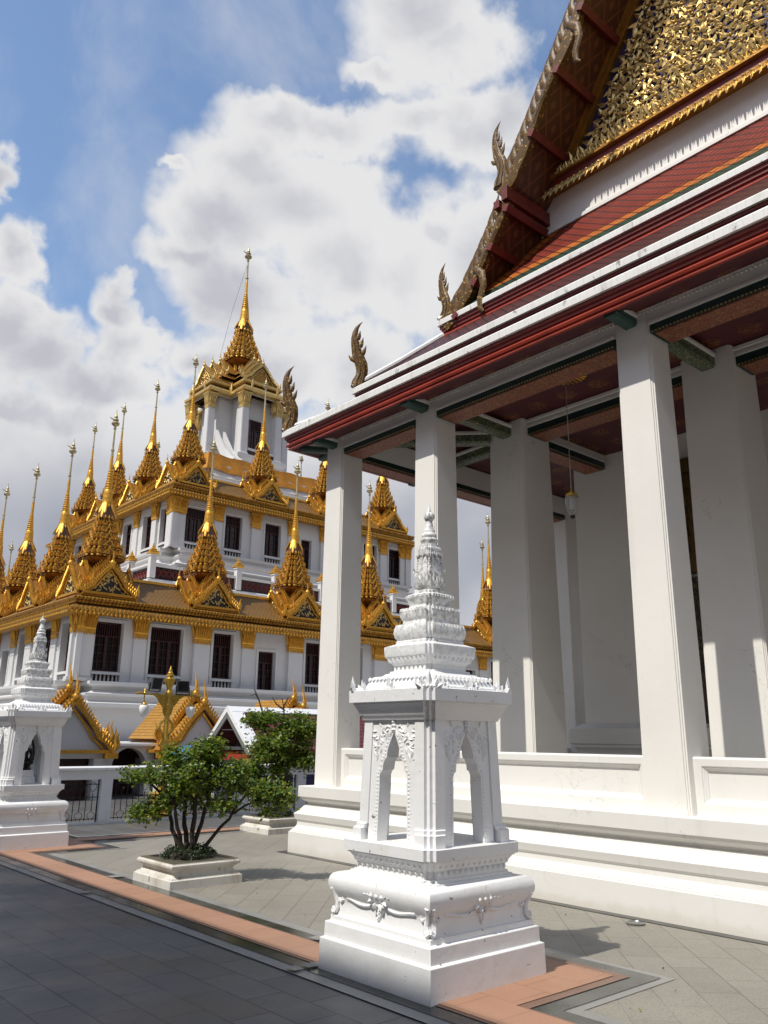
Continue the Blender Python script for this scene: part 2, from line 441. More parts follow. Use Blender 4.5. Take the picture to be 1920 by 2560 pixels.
# ------------------------------------------------------------------ mesh builder
ROOTLOC = {}
class MB:
    def __init__(s):
        s.v = []; s.f = []; s.mi = []; s.i = 0; s.T = None
    def add(s, vs, fs):
        b = len(s.v)
        if s.T is not None: vs = [tuple(s.T @ Vector(v)) for v in vs]
        s.v.extend(vs)
        s.f.extend([tuple(k + b for k in f) for f in fs])
        s.mi.extend([s.i] * len(fs))
        return s
    def box(s, x0, x1, y0, y1, z0, z1):
        return s.add([(x0, y0, z0), (x1, y0, z0), (x1, y1, z0), (x0, y1, z0), (x0, y0, z1), (x1, y0, z1), (x1, y1, z1), (x0, y1, z1)],
                     [(3, 2, 1, 0), (4, 5, 6, 7), (0, 1, 5, 4), (1, 2, 6, 5), (2, 3, 7, 6), (3, 0, 4, 7)])
    def cbox(s, c, h):
        return s.box(c[0] - h[0], c[0] + h[0], c[1] - h[1], c[1] + h[1], c[2] - h[2], c[2] + h[2])
    def loft(s, rings, cap0=True, cap1=True, closed=True):
        n = len(rings[0]); vs = [p for r in rings for p in r]; fs = []
        for i in range(len(rings) - 1):
            for j in range(n if closed else n - 1):
                k = (j + 1) % n
                fs.append((i * n + j, i * n + k, (i + 1) * n + k, (i + 1) * n + j))
        if cap0: fs.append(tuple(range(n - 1, -1, -1)))
        if cap1: fs.append(tuple(range((len(rings) - 1) * n, len(rings) * n)))
        return s.add(vs, fs)
    def prism(s, poly, a, b, axis=2):
        """polygon in the two other axes, pushed from a to b along axis"""
        def P(p, t):
            q = list(p); q.insert(axis, t); return tuple(q)
        return s.loft([[P(p, a) for p in poly], [P(p, b) for p in poly]])
    def lathe(s, prof, n=16, c=(0, 0, 0), ph=0., sx=1., sy=1.):
        return s.loft([[(c[0] + r * sx * math.cos(ph + 2 * PI * j / n), c[1] + r * sy * math.sin(ph + 2 * PI * j / n), c[2] + z) for j in range(n)] for r, z in prof])
    def square(s, prof, c=(0, 0, 0), red=0., n=2):
        """stack of (half-size, z) squares, corners stepped by red"""
        return s.loft([[(c[0] + x, c[1] + y, c[2] + z) for x, y in rsq(h, min(red, h * .22), n)] for h, z in prof])
    def tube(s, path, rad, n=8, flat=1., side=None):
        path = [Vector(p) for p in path]
        if isinstance(rad, (int, float)): rad = [rad] * len(path)
        rings = []; prev = None
        for i, p in enumerate(path):
            d = (path[min(i + 1, len(path) - 1)] - path[max(i - 1, 0)]).normalized()
            if side is not None: u = Vector(side)
            elif prev is None: u = d.orthogonal()
            else: u = prev
            u = (u - d * u.dot(d)).normalized()
            w = d.cross(u); prev = u
            rings.append([tuple(p + (u * math.cos(2 * PI * j / n) * flat + w * math.sin(2 * PI * j / n)) * rad[i]) for j in range(n)])
        return s.loft(rings)
    def leaf(s, p, up, nrm, L, w, t=None, curl=0.):
        """pointed raised petal"""
        p = Vector(p); up = Vector(up).normalized(); nrm = Vector(nrm)
        nrm = (nrm - up * nrm.dot(up)).normalized()
        sd = up.cross(nrm)
        t = w * .4 if t is None else t
        m = p + up * L * .42
        return s.add([tuple(p + sd * w * .18), tuple(p - sd * w * .18), tuple(m + sd * w * .5), tuple(m - sd * w * .5), tuple(p + up * L + nrm * curl), tuple(m + nrm * t), tuple(p + nrm * t * .6), tuple(m - nrm * t * .3)],
                     [(0, 2, 5, 6), (1, 6, 5, 3), (2, 4, 5), (3, 5, 4), (0, 6, 1), (2, 0, 7), (0, 1, 7), (1, 3, 7), (4, 2, 7), (3, 4, 7)])
    def ball(s, c, r, n=8, m=5, sz=1.):
        return s.lathe([(r * math.sin(PI * (i + .02) / (m + .04)), -r * sz * math.cos(PI * (i + .02) / (m + .04))) for i in range(m + 1)], n, c)
    def build(s, name, mats, parent=None, smooth=None, bevel=0.):
        me = bpy.data.meshes.new(name)
        v = np.array(s.v, dtype=float).reshape(-1, 3)
        if parent is not None: v = v - np.array(root_of(parent))
        me.from_pydata(v.tolist(), [], s.f)
        if not isinstance(mats, (list, tuple)): mats = [mats]
        for m in mats: me.materials.append(m)
        if len(mats) > 1: me.polygons.foreach_set('material_index', s.mi)
        bm = bmesh.new(); bm.from_mesh(me)
        bmesh.ops.recalc_face_normals(bm, faces=bm.faces)
        bm.to_mesh(me); bm.free()
        if smooth:
            me.polygons.foreach_set('use_smooth', [True] * len(me.polygons))
            me.set_sharp_from_angle(angle=math.radians(smooth))
        o = bpy.data.objects.new(name, me)
        COL.objects.link(o)
        if parent is not None: o.parent = parent
        if bevel:
            b = o.modifiers.new('bevel', 'BEVEL'); b.width = bevel; b.segments = 2; b.limit_method = 'ANGLE'; b.angle_limit = math.radians(35)
        return o
def root_of(o):
    l = Vector((0, 0, 0))
    while o is not None:
        l += o.location; o = o.parent
    return l
def rsq(h, s, n=2):
    if s <= 0: return [(h, -h), (h, h), (-h, h), (-h, -h)]
    q = []
    for i in range(n):
        q += [(h - i * s, h - (n - i) * s), (h - (i + 1) * s, h - (n - i) * s)]
    q.append((h - n * s, h))
    pts = []
    for k in range(4):
        c, t = ((1, 0), (0, 1), (-1, 0), (0, -1))[k]
        pts += [(x * c - y * t, x * t + y * c) for x, y in q]
    return pts
def tag(o, label, cat, group=None, kind=None):
    if label: o['label'] = label
    if cat: o['category'] = cat
    if group: o['group'] = group
    if kind: o['kind'] = kind
    return o
def thing(name, label, cat, loc, group=None):
    o = bpy.data.objects.new(name, None)
    o.empty_display_size = .2
    COL.objects.link(o); o.location = loc
    return tag(o, label, cat, group)
def sub(name, parent, loc):
    """an empty grouping the sub-parts of one part"""
    o = bpy.data.objects.new(name, None)
    COL.objects.link(o); o.parent = parent; o.location = Vector(loc) - root_of(parent)
    return o
def copy_tree(o, parent=None):
    c = o.copy(); COL.objects.link(c)
    if parent is not None: c.parent = parent
    for ch in list(o.children): copy_tree(ch, c)
    return c
def label_thing(root, label, cat, loc, group=None):
    root.location = loc
    tag(root, label, cat, group)
    return root
def structure(o):
    o['kind'] = 'structure'; return o
# ------------------------------------------------------------------ ground
def cells(rects, z, name, mat):
    xs = sorted({r[0] for r in rects} | {r[1] for r in rects}); ys = sorted({r[2] for r in rects} | {r[3] for r in rects})
    mb = MB()
    for i in range(len(xs) - 1):
        for j in range(len(ys) - 1):
            cx, cy = (xs[i] + xs[i + 1]) / 2, (ys[j] + ys[j + 1]) / 2
            if any(r[0] < cx < r[1] and r[2] < cy < r[3] for r in rects):
                mb.add([(xs[i], ys[j], z), (xs[i + 1], ys[j], z), (xs[i + 1], ys[j + 1], z), (xs[i], ys[j + 1], z)], [(0, 1, 2, 3)])
    return structure(mb.build(name, mat))
cells([(-2500, 2500, -2500, 2500)], -.008, 'ground', PAVE_OUT)
cells([(4.3, 60, -40, 13.5)], -.004, 'courtyard_pavement', PAVE)
cells([(7.265, 7.385, -4.9, 10.6), (7.265, 34.1, 10.48, 10.6)], .002, 'plinth_edging', KERB_STRIP)
SH1, SH2 = (4.55, 4.63), (4.51, 13.45)
for e, s, z, nm, m in ((.46, 1.21, .0, 'pale_paving_border', PALE_STONE), (.345, 1.14, .004, 'black_paving_band', POLISHED),
                       (.205, .99, .008, 'rosy_paving_border', ROSY), (.175, .91, .012, 'terracotta_paving_band', ORANGE)):
    cells([(4.22 - e, 4.22 + e, -30, 13.56), (4.22 - e, 45, 13.56 - e, 13.56 + e)] +
          [(4.22 - e, c[0] + s, c[1] - s, c[1] + s) for c in (SH1, SH2)], z, nm, m)
mb = MB()
for x0, x1, y0, y1 in ((3.77, 3.86, 5.215, 5.33), (3.90, 4.03, 5.215, 5.32), (4.44, 4.56, 5.845, 5.96), (3.77, 3.87, 9.0, 9.12), (4.40, 4.58, 9.75, 9.9)):
    mb.add([(x0, y0, .0165), (x1, y0, .0165), (x1, y1, .0165), (x0, y1, .0165)], [(0, 1, 2, 3)])
structure(mb.build('paving_inlay', PALE_STONE))

# ------------------------------------------------------------------ boundary shrines
FACES = [((-1, 0), (0, -1)), ((0, -1), (1, 0)), ((1, 0), (0, 1)), ((0, 1), (-1, 0))]   # normal, run
def shrine(c):
    root = thing('boundary_shrine', '', 'shrine', (c[0], c[1], 0))
    cx, cy = c
    C3 = (cx, cy, 0)
    r = .03
    b = MB()
    b.square([(.577, 0), (.573, .210), (.551, .216), (.548, .318), (.520, .324), (.518, .362)], C3)
    b.build('base', SHRINE, root, 30, .005)
    b = MB()
    prof = [(.500, .362), (.492, .40), (.487, .44), (.488, .47), (.500, .495), (.522, .525), (.534, .56), (.535, .59), (.527, .62), (.512, .640), (.490, .650), (.462, .655)]
    b.square(prof, C3)
    for sx in (-1, 1):
        for sy in (-1, 1):
            # scrolled lion foot carved on both faces of each corner
            for q in ((sx, 0), (0, sy)):
                n3 = Vector((q[0], q[1], 0)); t = Vector((0 if q[0] else sx, 0 if q[1] else sy, 0)); o = Vector((cx, cy, 0))
                def F(u, z, d): return o + n3 * d + t * u + Vector((0, 0, z))
                b.tube([F(.500, .545, .522), F(.488, .50, .500), F(.470, .455, .492), F(.462, .42, .500), F(.470, .388, .510), F(.492, .376, .514), F(.506, .392, .512), F(.500, .41, .508), F(.486, .408, .508)],
                       [.020, .020, .019, .018, .016, .014, .012, .010, .006], 8)
                b.tube([F(.45, .475, .492), F(.425, .455, .496), F(.405, .47, .494), F(.415, .49, .492), F(.43, .484, .492)], [.008, .011, .010, .007, .004], 6)
                b.leaf(F(.478, .382, .505), Vector((0, 0, 1)) - t * .35, n3, .085, .05, .016)
                b.ball(F(.489, .396, .510), .013, 6, 4)
    b.build('lion_leg_moulding', SHRINE, root, 40)
    for n, t in FACES:
        n3 = Vector((*n, 0)); t3 = Vector((*t, 0)); o = Vector((cx, cy, 0))
        m = MB()
        rng = random.Random(3)
        for u, z, an, L in ((0, .555, 0, .085), (-.035, .545, .5, .07), (.035, .545, -.5, .07), (-.075, .54, .9, .06), (.075, .54, -.9, .06), (-.11, .545, 1.2, .05), (.11, .545, -1.2, .05),
                            (-.02, .50, 2.6, .05), (.02, .50, -2.6, .05), (-.055, .515, 1.9, .05), (.055, .515, -1.9, .05)):
            up = Vector((0, 0, math.cos(an))) - t3 * math.sin(an)
            m.leaf(o + n3 * .518 + t3 * u + Vector((0, 0, z)), up + n3 * .05, n3, L, .045, .018, .004)
        for u in (-.055, 0, .055): m.ball(o + n3 * .528 + t3 * u + Vector((0, 0, .548)), .017, 8, 5)
        m.T = None
        tri = [(-.05, .47), (.05, .47), (.022, .42), (0, .375), (-.022, .42)]
        m.loft([[tuple(o + n3 * .483 + t3 * u + Vector((0, 0, z))) for u, z in tri], [tuple(o + n3 * .505 + t3 * u * .7 + Vector((0, 0, .43 + (z - .43) * .7))) for u, z in tri]])
        for k in range(5): m.ball(o + n3 * .503 + t3 * rng.uniform(-.02, .02) + Vector((0, 0, .405 + .013 * k)), .010, 6, 4)
        # rope line under the belly
        m.tube([o + n3 * (.492 + .006 * abs(math.sin(k * .55))) + t3 * (-.36 + .72 * k / 14) + Vector((0, 0, .475 + .012 * math.cos(k * 6.28 / 14 * 2))) for k in range(15)], .010, 6)
        m.build('garland_carving', SHRINE, root, 50)
    b = MB()
    b.square([(.455, .655), (.452, .664), (.430, .668), (.428, .684), (.412, .688), (.408, .735), (.412, .738), (.425, .742), (.432, .765), (.452, .795), (.462, .798), (.462, .808), (.482, .810), (.483, .882)], C3, r)
    for n, t in FACES:
        n3 = Vector((*n, 0)); t3 = Vector((*t, 0)); o = Vector((cx, cy, 0))
        for k in range(-6, 7):
            b.leaf(o + n3 * .428 + t3 * k * .0565 + Vector((0, 0, .797)), n3 * -.42 + Vector((0, 0, -1)), n3, .066, .050, .030)
            b.leaf(o + n3 * .420 + t3 * k * .0565 + Vector((0, 0, .738)), Vector((0, 0, -1)), n3, .035, .03, .010)
    b.build('waist_moulding', SHRINE, root, 30)
    # open chamber
    w = .150
    def post(h):
        s = .028
        return [(h, h - w), (h, h - 2 * s), (h - s, h - 2 * s), (h - s, h - s), (h - 2 * s, h - s), (h - 2 * s, h), (h - w, h), (h - w, h - w)]
    for k in range(4):
        cs, sn = ((1, 0), (0, 1), (-1, 0), (0, -1))[k]
        b = MB()
        b.loft([[(cx + x * cs - y * sn, cy + x * sn + y * cs, z) for x, y in post(h)] for h, z in
                ((.438, .882), (.436, .965), (.420, .97), (.418, .995), (.404, 1.0), (.382, 1.735))])
        b.build('corner_pier', SHRINE, root, 30)
    half = [(.160, .882), (.146, 1.28), (.149, 1.335), (.138, 1.362), (.116, 1.378), (.110, 1.425), (.094, 1.455), (.074, 1.468), (.066, 1.525), (.040, 1.58), (0, 1.65)]
    for n, t in FACES:
        n3 = Vector((*n, 0)); t3 = Vector((*t, 0)); o = Vector((cx, cy, 0))
        m = MB()
        for sgn in (-1, 1):
            out2 = [(0.262, .882), (.238, 1.735), (0, 1.735)]
            pol = half + [(0, 1.735)] + [(.238, 1.735), (.262, .882)]
            def P(u, z, d): return tuple(o + n3 * (.392 - (z - .88) * .024 - d) + t3 * u * sgn + Vector((0, 0, z)))
            m.loft([[P(u, z, 0) for u, z in pol], [P(u, z, .10) for u, z in pol]])
            # beaded frame
            for i in range(len(half) - 1):
                (u0, z0), (u1, z1) = half[i], half[i + 1]
                L = math.hypot(u1 - u0, z1 - z0); k = max(1, int(L / .026))
                for j in range(k):
                    f = (j + .5) / k
                    m.ball(Vector(P(u0 + (u1 - u0) * f + .020, z0 + (z1 - z0) * f + .01, .003)), .0105, 6, 4)
                    m.ball(Vector(P(u0 + (u1 - u0) * f + .038, z0 + (z1 - z0) * f + .012, .003)), .0065, 5, 3)
            # floral spandrel
            rng = random.Random(5)
            for i in range(22):
                f = rng.random()
                u = .035 + .165 * rng.random(); z = 1.705 - .24 * f * (u / .2) - rng.random() * .05 - (.0 if u > .09 else 0)
                an = rng.uniform(-.6, 2.4)
                m.leaf(P(u, z, -.001), t3 * math.sin(an) * sgn + Vector((0, 0, math.cos(an))), n3, .05, .028, .009, .003)
            for i, (u, z) in enumerate(((.165, 1.60), (.15, 1.64), (.17, 1.55), (.165, 1.50))):
                m.leaf(P(u, z, 0), t3 * .3 * sgn + Vector((0, 0, -1)), n3, .065, .032, .010, .004)
                m.ball(Vector(P(u - .03, z + .02, .002)), .012, 6, 4)
        for z in (1.66, 1.69, 1.715): m.leaf(Vector(P(0, z - .02, -.004)), (0, 0, 1), n3, .06, .045, .022)
        m.build('arch_panel', SHRINE, root, 40)
    b = MB()
    b.square([(.395, 1.735), (.405, 1.76), (.410, 1.765), (.422, 1.80), (.443, 1.845), (.448, 1.85), (.448, 1.862), (.472, 1.866), (.474, 1.951), (.46, 1.956)], C3, r)
    b.square([(.40, 1.956), (.398, 1.975), (.375, 1.985), (.345, 2.045), (.325, 2.062), (.285, 2.068), (.265, 2.085), (.245, 2.09), (.240, 2.105), (.220, 2.108), (.218, 2.150),
              (.225, 2.153), (.240, 2.18), (.268, 2.212), (.270, 2.216), (.272, 2.222), (.276, 2.275), (.275, 2.292), (.25, 2.302), (.21, 2.318)], C3, .022)
    for n, t in FACES:
        n3 = Vector((*n, 0)); t3 = Vector((*t, 0)); o = Vector((cx, cy, 0))
        for k in range(-7, 8):
            b.leaf(o + n3 * .412 + t3 * k * .052 + Vector((0, 0, 1.852)), n3 * -.5 + Vector((0, 0, -1)), n3, .07, .046, .030)
            b.leaf(o + n3 * .352 + t3 * k * .043 + Vector((0, 0, 2.055)), n3 * .8 + Vector((0, 0, -1)), n3 + Vector((0, 0, .8)), .035, .04, .012)
        for k in range(-4, 5):
            b.leaf(o + n3 * .262 + t3 * k * .048 + Vector((0, 0, 2.208)), n3 * -.8 + Vector((0, 0, -1)), n3, .05, .040, .022)
    b.build('roof_slab', SHRINE, root, 30)
    def antefix(p, n3, s):
        m = MB(); t3 = Vector((-n3.y, n3.x, 0)); p = Vector(p)
        for a, z, L, an in ((0, .0, .13, 0), (-.03, 0, .085, .45), (.03, 0, .085, -.45), (-.055, 0, .06, 1.0), (.055, 0, .06, -1.0), (0, .02, .07, 0)):
            m.leaf(p + t3 * a * s + Vector((0, 0, z * s)), Vector((0, 0, math.cos(an))) - t3 * math.sin(an), n3, L * s, .05 * s, .03 * s, .015 * s)
        for a in (-.04, -.013, .013, .04): m.ball(p + t3 * a * s + n3 * .02 + Vector((0, 0, .012 * s)), .014 * s, 6, 4)
        m.build('antefix', SHRINE, root, 50)
    for n, t in FACES:
        n3 = Vector((*n, 0)); t3 = Vector((*t, 0)); o = Vector((cx, cy, 1.952))
        antefix(o + n3 * .430, n3, .85)
        antefix(o + n3 * .432 + t3 * .30, n3, .7)
        antefix(o + n3 * .432 - t3 * .30, n3, .7)
        d = (n3 + t3).normalized()
        antefix(o + d * .592, d, .95)
    # tiered spire
    b = MB()
    b.square([(h_ - .014, z_) for h_, z_ in ((.222, 2.315), (.222, 2.335), (.212, 2.345), (.228, 2.365), (.237, 2.40), (.232, 2.44), (.222, 2.468), (.185, 2.475), (.182, 2.498), (.190, 2.51), (.200, 2.535), (.202, 2.585), (.196, 2.598),
              (.150, 2.606), (.146, 2.622), (.152, 2.64), (.160, 2.665), (.166, 2.70), (.150, 2.712), (.124, 2.72), (.122, 2.742), (.110, 2.748))], C3, .02)
    for n, t in FACES:
        n3 = Vector((*n, 0)); t3 = Vector((*t, 0)); o = Vector((cx, cy, 0))
        for hh, z, cnt, L in ((.209, 2.462, 5, .05), (.183, 2.592, 4, .045), (.147, 2.702, 4, .042)):
            for k in range(-cnt, cnt + 1):
                b.leaf(o + n3 * hh + t3 * k * hh * .78 / cnt + Vector((0, 0, z)), Vector((0, 0, -1)), n3, L, hh * .72 / cnt, .012)
    b.build('spire_tier', SHRINE, root, 30)
    b = MB()
    b.lathe([(.09, 2.745), (.108, 2.765), (.116, 2.79), (.108, 2.83), (.09, 2.845)], 16, C3)
    for ring, rr, z0, L in ((14, .110, 2.765, .085), (14, .100, 2.775, .105)):
        for k in range(ring):
            a = 2 * PI * (k + (.5 if rr < .105 else 0)) / ring
            d = Vector((math.cos(a), math.sin(a), 0))
            b.leaf(Vector((cx, cy, z0)) + d * rr, Vector((0, 0, 1)) + d * .12, d, L, .050, .016, .008)
    b.square([(.088, 2.84), (.080, 2.90), (.071, 3.0), (.065, 3.06)], C3, .014)
    b.square([(.078, 3.055), (.081, 3.075), (.078, 3.095), (.070, 3.10), (.067, 3.125)], C3, .010)
    for n, t in FACES:
        n3 = Vector((*n, 0)); t3 = Vector((*t, 0)); o = Vector((cx, cy, 0))
        for u, L in ((-.07, .06), (-.047, .05), (-.023, .04), (0, .075), (.023, .04), (.047, .05), (.07, .06)):
            b.leaf(o + n3 * .075 + t3 * u * .9 + Vector((0, 0, 3.065)), Vector((0, 0, -1)) + n3 * .05, n3, L, .026, .010)
        d = (n3 + t3).normalized()
        for i in range(7): b.ball(o + d * (.090 + .012 * i / 6) + Vector((0, 0, 3.04 - .022 * i)), .010, 6, 4)
        b.leaf(o + d * .118 + Vector((0, 0, 2.92)), Vector((0, 0, -1)) + d * .15, d, .05, .04, .014)
        b.leaf(o + d * .112 + Vector((0, 0, 2.90)), Vector((0, 0, 1)) + t3 * .5, d, .05, .03, .012)
    b.build('bell', SHRINE, root, 40)
    b = MB()
    b.lathe([(.062, 3.12), (.064, 3.14), (.070, 3.15), (.072, 3.165), (.062, 3.18), (.056, 3.185), (.060, 3.195), (.061, 3.21), (.050, 3.225), (.044, 3.23), (.046, 3.245), (.040, 3.255), (.030, 3.30), (.026, 3.33), (.034, 3.335),
             (.042, 3.355), (.045, 3.375), (.036, 3.395), (.020, 3.405), (.012, 3.43), (.003, 3.47)], 14, C3)
    for k in range(8):
        a = 2 * PI * k / 8; d = Vector((math.cos(a), math.sin(a), 0))
        b.leaf(Vector((cx, cy, 3.34)) + d * .032, Vector((0, 0, 1)) + d * .25, d, .06, .03, .008)
        b.leaf(Vector((cx, cy, 3.14)) + d * .062, Vector((0, 0, 1)), d, .03, .04, .008)
        b.leaf(Vector((cx, cy, 3.19)) + d * .053, Vector((0, 0, 1)), d, .03, .036, .008)
    b.build('finial', SHRINE, root, 40)
    return root
sh = shrine(SH1)
tag(sh, 'tall white shrine with empty pointed arches and tiered spire, standing nearest on the terracotta paving', 'shrine', 'white boundary shrines along the paving band')
sh2 = copy_tree(sh)
label_thing(sh2, 'white shrine at the far corner of the terracotta band, with a dark statue inside', 'shrine', (SH2[0], SH2[1], 0))
def sema(c, z0):
    t = thing('boundary_stone', 'small white lotus-bud stone on the floor inside the nearest shrine', 'boundary stone', (c[0], c[1], z0))
    m = MB()
    m.square([(.115, 0), (.11, .03), (.085, .045), (.06, .075), (.045, .095), (.05, .105)], (c[0], c[1], z0), .012)
    m.build('pedestal', SHRINE, t, 35)
    m = MB()
    m.lathe([(.03, .10), (.06, .125), (.078, .165), (.075, .20), (.058, .235), (.062, .25), (.045, .27), (.01, .275)], 12, (c[0], c[1], z0))
    for k in range(8):
        a = 2 * PI * k / 8; d = Vector((math.cos(a), math.sin(a), 0))
        m.leaf(Vector((c[0], c[1], z0 + .12)) + d * .06, Vector((0, 0, 1)) + d * .1, d, .1, .05, .014)
    m.build('bud', SHRINE, t, 40)
sema((SH1[0] + .02, SH1[1] - .02), .882)
def statue(c, z0):
    t = thing('dark_statue', 'dark bronze seated statue on a white block inside the far corner shrine', 'statue', (c[0], c[1], z0))
    m = MB(); m.square([(.16, 0), (.16, .10), (.14, .11), (.14, .20)], (c[0], c[1], z0)); m.build('pedestal', SHRINE, t, 30, .004)
    m = MB()
    p = (c[0], c[1], z0 + .20)
    m.lathe([(.12, 0), (.135, .02), (.11, .05), (.12, .06), (.115, .08)], 16, p)
    b2 = MB()
    b2.lathe([(.10, .08), (.125, .10), (.12, .135), (.085, .16), (.065, .20), (.075, .25), (.085, .30), (.07, .33), (.03, .345), (.028, .37), (.048, .39), (.054, .43), (.045, .46), (.022, .48), (.014, .51), (.003, .55)], 18, p, 0, 1, .75)
    for s in (-1, 1):
        b2.tube([(p[0] + .085 * s, p[1], p[2] + .31), (p[0] + .115 * s, p[1] - .02, p[2] + .22), (p[0] + .07 * s, p[1] - .08, p[2] + .15), (p[0], p[1] - .095, p[2] + .145)], [.026, .024, .02, .015], 8)
        b2.tube([(p[0] + .03 * s, p[1] - .03, p[2] + .11), (p[0] + .13 * s, p[1] - .03, p[2] + .115), (p[0] + .10 * s, p[1] - .10, p[2] + .11), (p[0] - .04 * s, p[1] - .105, p[2] + .11)], [.04, .038, .03, .02], 8)
    m.build('lotus_seat', BRONZE, t, 40); b2.build('figure', BRONZE, t, 60)
    m = MB()
    m.tube([(p[0] + .17 * math.cos(a), p[1] + .06, p[2] + .22 + .30 * math.sin(a)) for a in [PI * k / 10 - .3 * math.cos(PI * k / 10) for k in range(11)]], .018, 6)
    m.build('halo', BRONZE, t, 50)
statue((SH2[0] - .02, SH2[1] + .05), .882)
m = MB()
m.lathe([(.085, .0), (.085, .012), (.07, .016), (.066, .010), (.001, .011)], 24, (7.12, 4.59, 0))
tag(m.build('ground_lamp', LAMP_STEEL, None, 30), 'round metal lamp set flush in the grey paving near the white plinth', 'ground light')
# ------------------------------------------------------------------ the temple hall on the right
HX0, HX1, HY0, HY1 = 7.38, 34.0, -4.88, 10.48
YC = 2.8
def rect(s, z): return [(HX0 + s, HY0 + s, z), (HX1 - s, HY0 + s, z), (HX1 - s, HY1 - s, z), (HX0 + s, HY1 - s, z)]
hall = thing('temple_hall', 'white colonnaded temple hall with red tiered roof and gilded gable, filling the right side', 'temple', (HX0, HY1, 0))
def ringloft(prof, name, mat, cap=False, bevel=0., parent=None):
    b = MB(); b.loft([rect(s, z) for s, z in prof], cap, cap)
    return b.build(name, mat, parent or hall, None, bevel)
ringloft([(0, -.02), (0, .284), (.018, .288), (.018, .305), (.035, .309), (.035, .322), (.056, .326), (.056, .338), (.066, .342), (.085, .375), (.088, .425), (.070, .448), (.066, .453), (.048, .530), (.050, .534),
          (.085, .560), (.12, .598), (.145, .63), (.150, .634), (.150, .642), (.172, .646), (.172, .655), (.190, .658), (.190, .69), (.172, .702), (.150, .712), (.125, .735), (.112, .757), (.108, .765), (.088, .768), (.088, .915), (.1, .919)],
         'plinth', WHITE, True, .003)
# columns
def colmesh(w0, w1, z0, z1, red=.016):
    b = MB()
    b.square([(w0, z0), (w1, z1)], (0, 0, 0), red)
    return b
def put(mbf, name, mat, pts):
    first = None
    for x, y in pts:
        if first is None:
            o = mbf.build(name, mat, None, None, .004); o.parent = hall; first = o
        else:
            o = first.copy(); COL.objects.link(o)
        o.location = Vector((x, y, 0)) - hall.location
FRONT_Y = [10.02, 7.90, 4.50, 1.10, -2.30, -4.42]
SIDE_X = [10.0, 13.85, 17.3, 20.7, 24.1]
put(colmesh(.252, .218, .917, 6.36), 'column', WHITE_TOP, [(7.90, y) for y in FRONT_Y] + [(x, 10.02) for x in SIDE_X])
put(colmesh(.40, .345, .95, 6.52, .014), 'inner_column', WHITE_TOP, [(9.88, 7.95), (9.88, 4.56), (9.88, 1.04), (9.88, -2.35)])
# body of the hall behind the gallery
b = MB(); b.box(9.0, HX1 - .5, HY0 + .4, HY1 - .4, .85, .955); b.build('gallery_floor', PALE_STONE, hall)
b = MB()
P = lambda s, z: [(12 + s, -2.9 - s, z), (32, -2.9 - s, z), (32, 8.45 - s, z), (12 + s, 8.45 - s, z)]
b.loft([P(0, 1.88), P(0.02, 6.6)]); b.build('body_wall', WHITE_TOP, hall)
b = MB()
b.loft([P(-.22, .95), P(-.22, 1.20), P(-.18, 1.22), P(-.18, 1.28), P(-.12, 1.34), P(-.10, 1.42), P(-.13, 1.47), P(-.17, 1.50), P(-.17, 1.54), P(-.20, 1.56), P(-.20, 1.80), P(-.17, 1.81), P(-.1, 1.84), P(-.03, 1.88)], True, True)
b.build('body_plinth', WHITE_TOP, hall)
# gilded doorway in the body wall
b = MB(); b.box(11.95, 12.0, 5.55, 6.75, .96, 4.1); door = b.build('door', DOOR_GOLD, hall)
fr = MB()
for y in (5.40, 6.75):
    fr.box(11.86, 11.998, y, y + .15, .96, 4.15); fr.box(11.82, 11.999, y - .03, y + .18, .96, 1.35)
    fr.box(11.83, 11.999, y - .02, y + .17, 4.0, 4.15)
fr.box(11.84, 11.998, 5.36, 6.94, 4.15, 4.35)
for k in range(6):
    h = .78 - k * .125
    fr.box(11.85 + k * .008, 11.997, 6.15 - h, 6.15 + h, 4.35 + k * .27, 4.47 + k * .27)
    fr.box(11.88 + k * .008, 11.996, 6.15 - h * .8, 6.15 + h * .8, 4.47 + k * .27, 4.62 + k * .27)
    for j in range(-5, 6):
        fr.leaf((11.86, 6.15 + j * h / 5.2, 4.45 + k * .27), (-.1, 0, 1), (-1, 0, 0), .24, .14, .05, .03)
rng = random.Random(2)
for k in range(60): fr.leaf((11.84, (5.42 if k % 2 else 6.78) + rng.random() * .1, 1.4 + 2.6 * rng.random()), (0, rng.uniform(-1, 1), 1), (-1, 0, 0), .13, .09, .05, .02)
fr.build('door_crown', DARK_GILT, hall, 40)
# parapet panels between the columns
def panel(p0, p1, nrm, z0=.917, z1=1.462, th=.17):
    """p0,p1 ground points of the outer face"""
    p0, p1 = Vector((*p0, 0)), Vector((*p1, 0)); t = (p1 - p0).normalized(); L = (p1 - p0).length; n = Vector((*nrm, 0))
    b = MB()
    def Rg(i, d, top=None): return [tuple(p0 + t * a - n * d + Vector((0, 0, z))) for a, z in ((i, z0 + (i + .03 if i else 0)), (L - i, z0 + (i + .03 if i else 0)), (L - i, (z1 - i) if top is None else top), (i, (z1 - i) if top is None else top))]
    b.loft([Rg(0, th, z1), Rg(0, .015, z1), Rg(0.0, 0, z1 - .018), Rg(.085, 0), Rg(.09, .012), Rg(.098, .014), Rg(.115, .030), Rg(.125, .034), Rg(.128, .045), Rg(.14, .047)])
    b.build('parapet_panel', WHITE, hall, None, .003)
for a, c in zip(FRONT_Y, FRONT_Y[1:]): panel((7.775, a - .245), (7.775, c + .245), (-1, 0))
xs = [7.90] + SIDE_X
for a, c in zip(xs, xs[1:]): panel((c - .245, 10.145), (a + .245, 10.145), (0, 1))
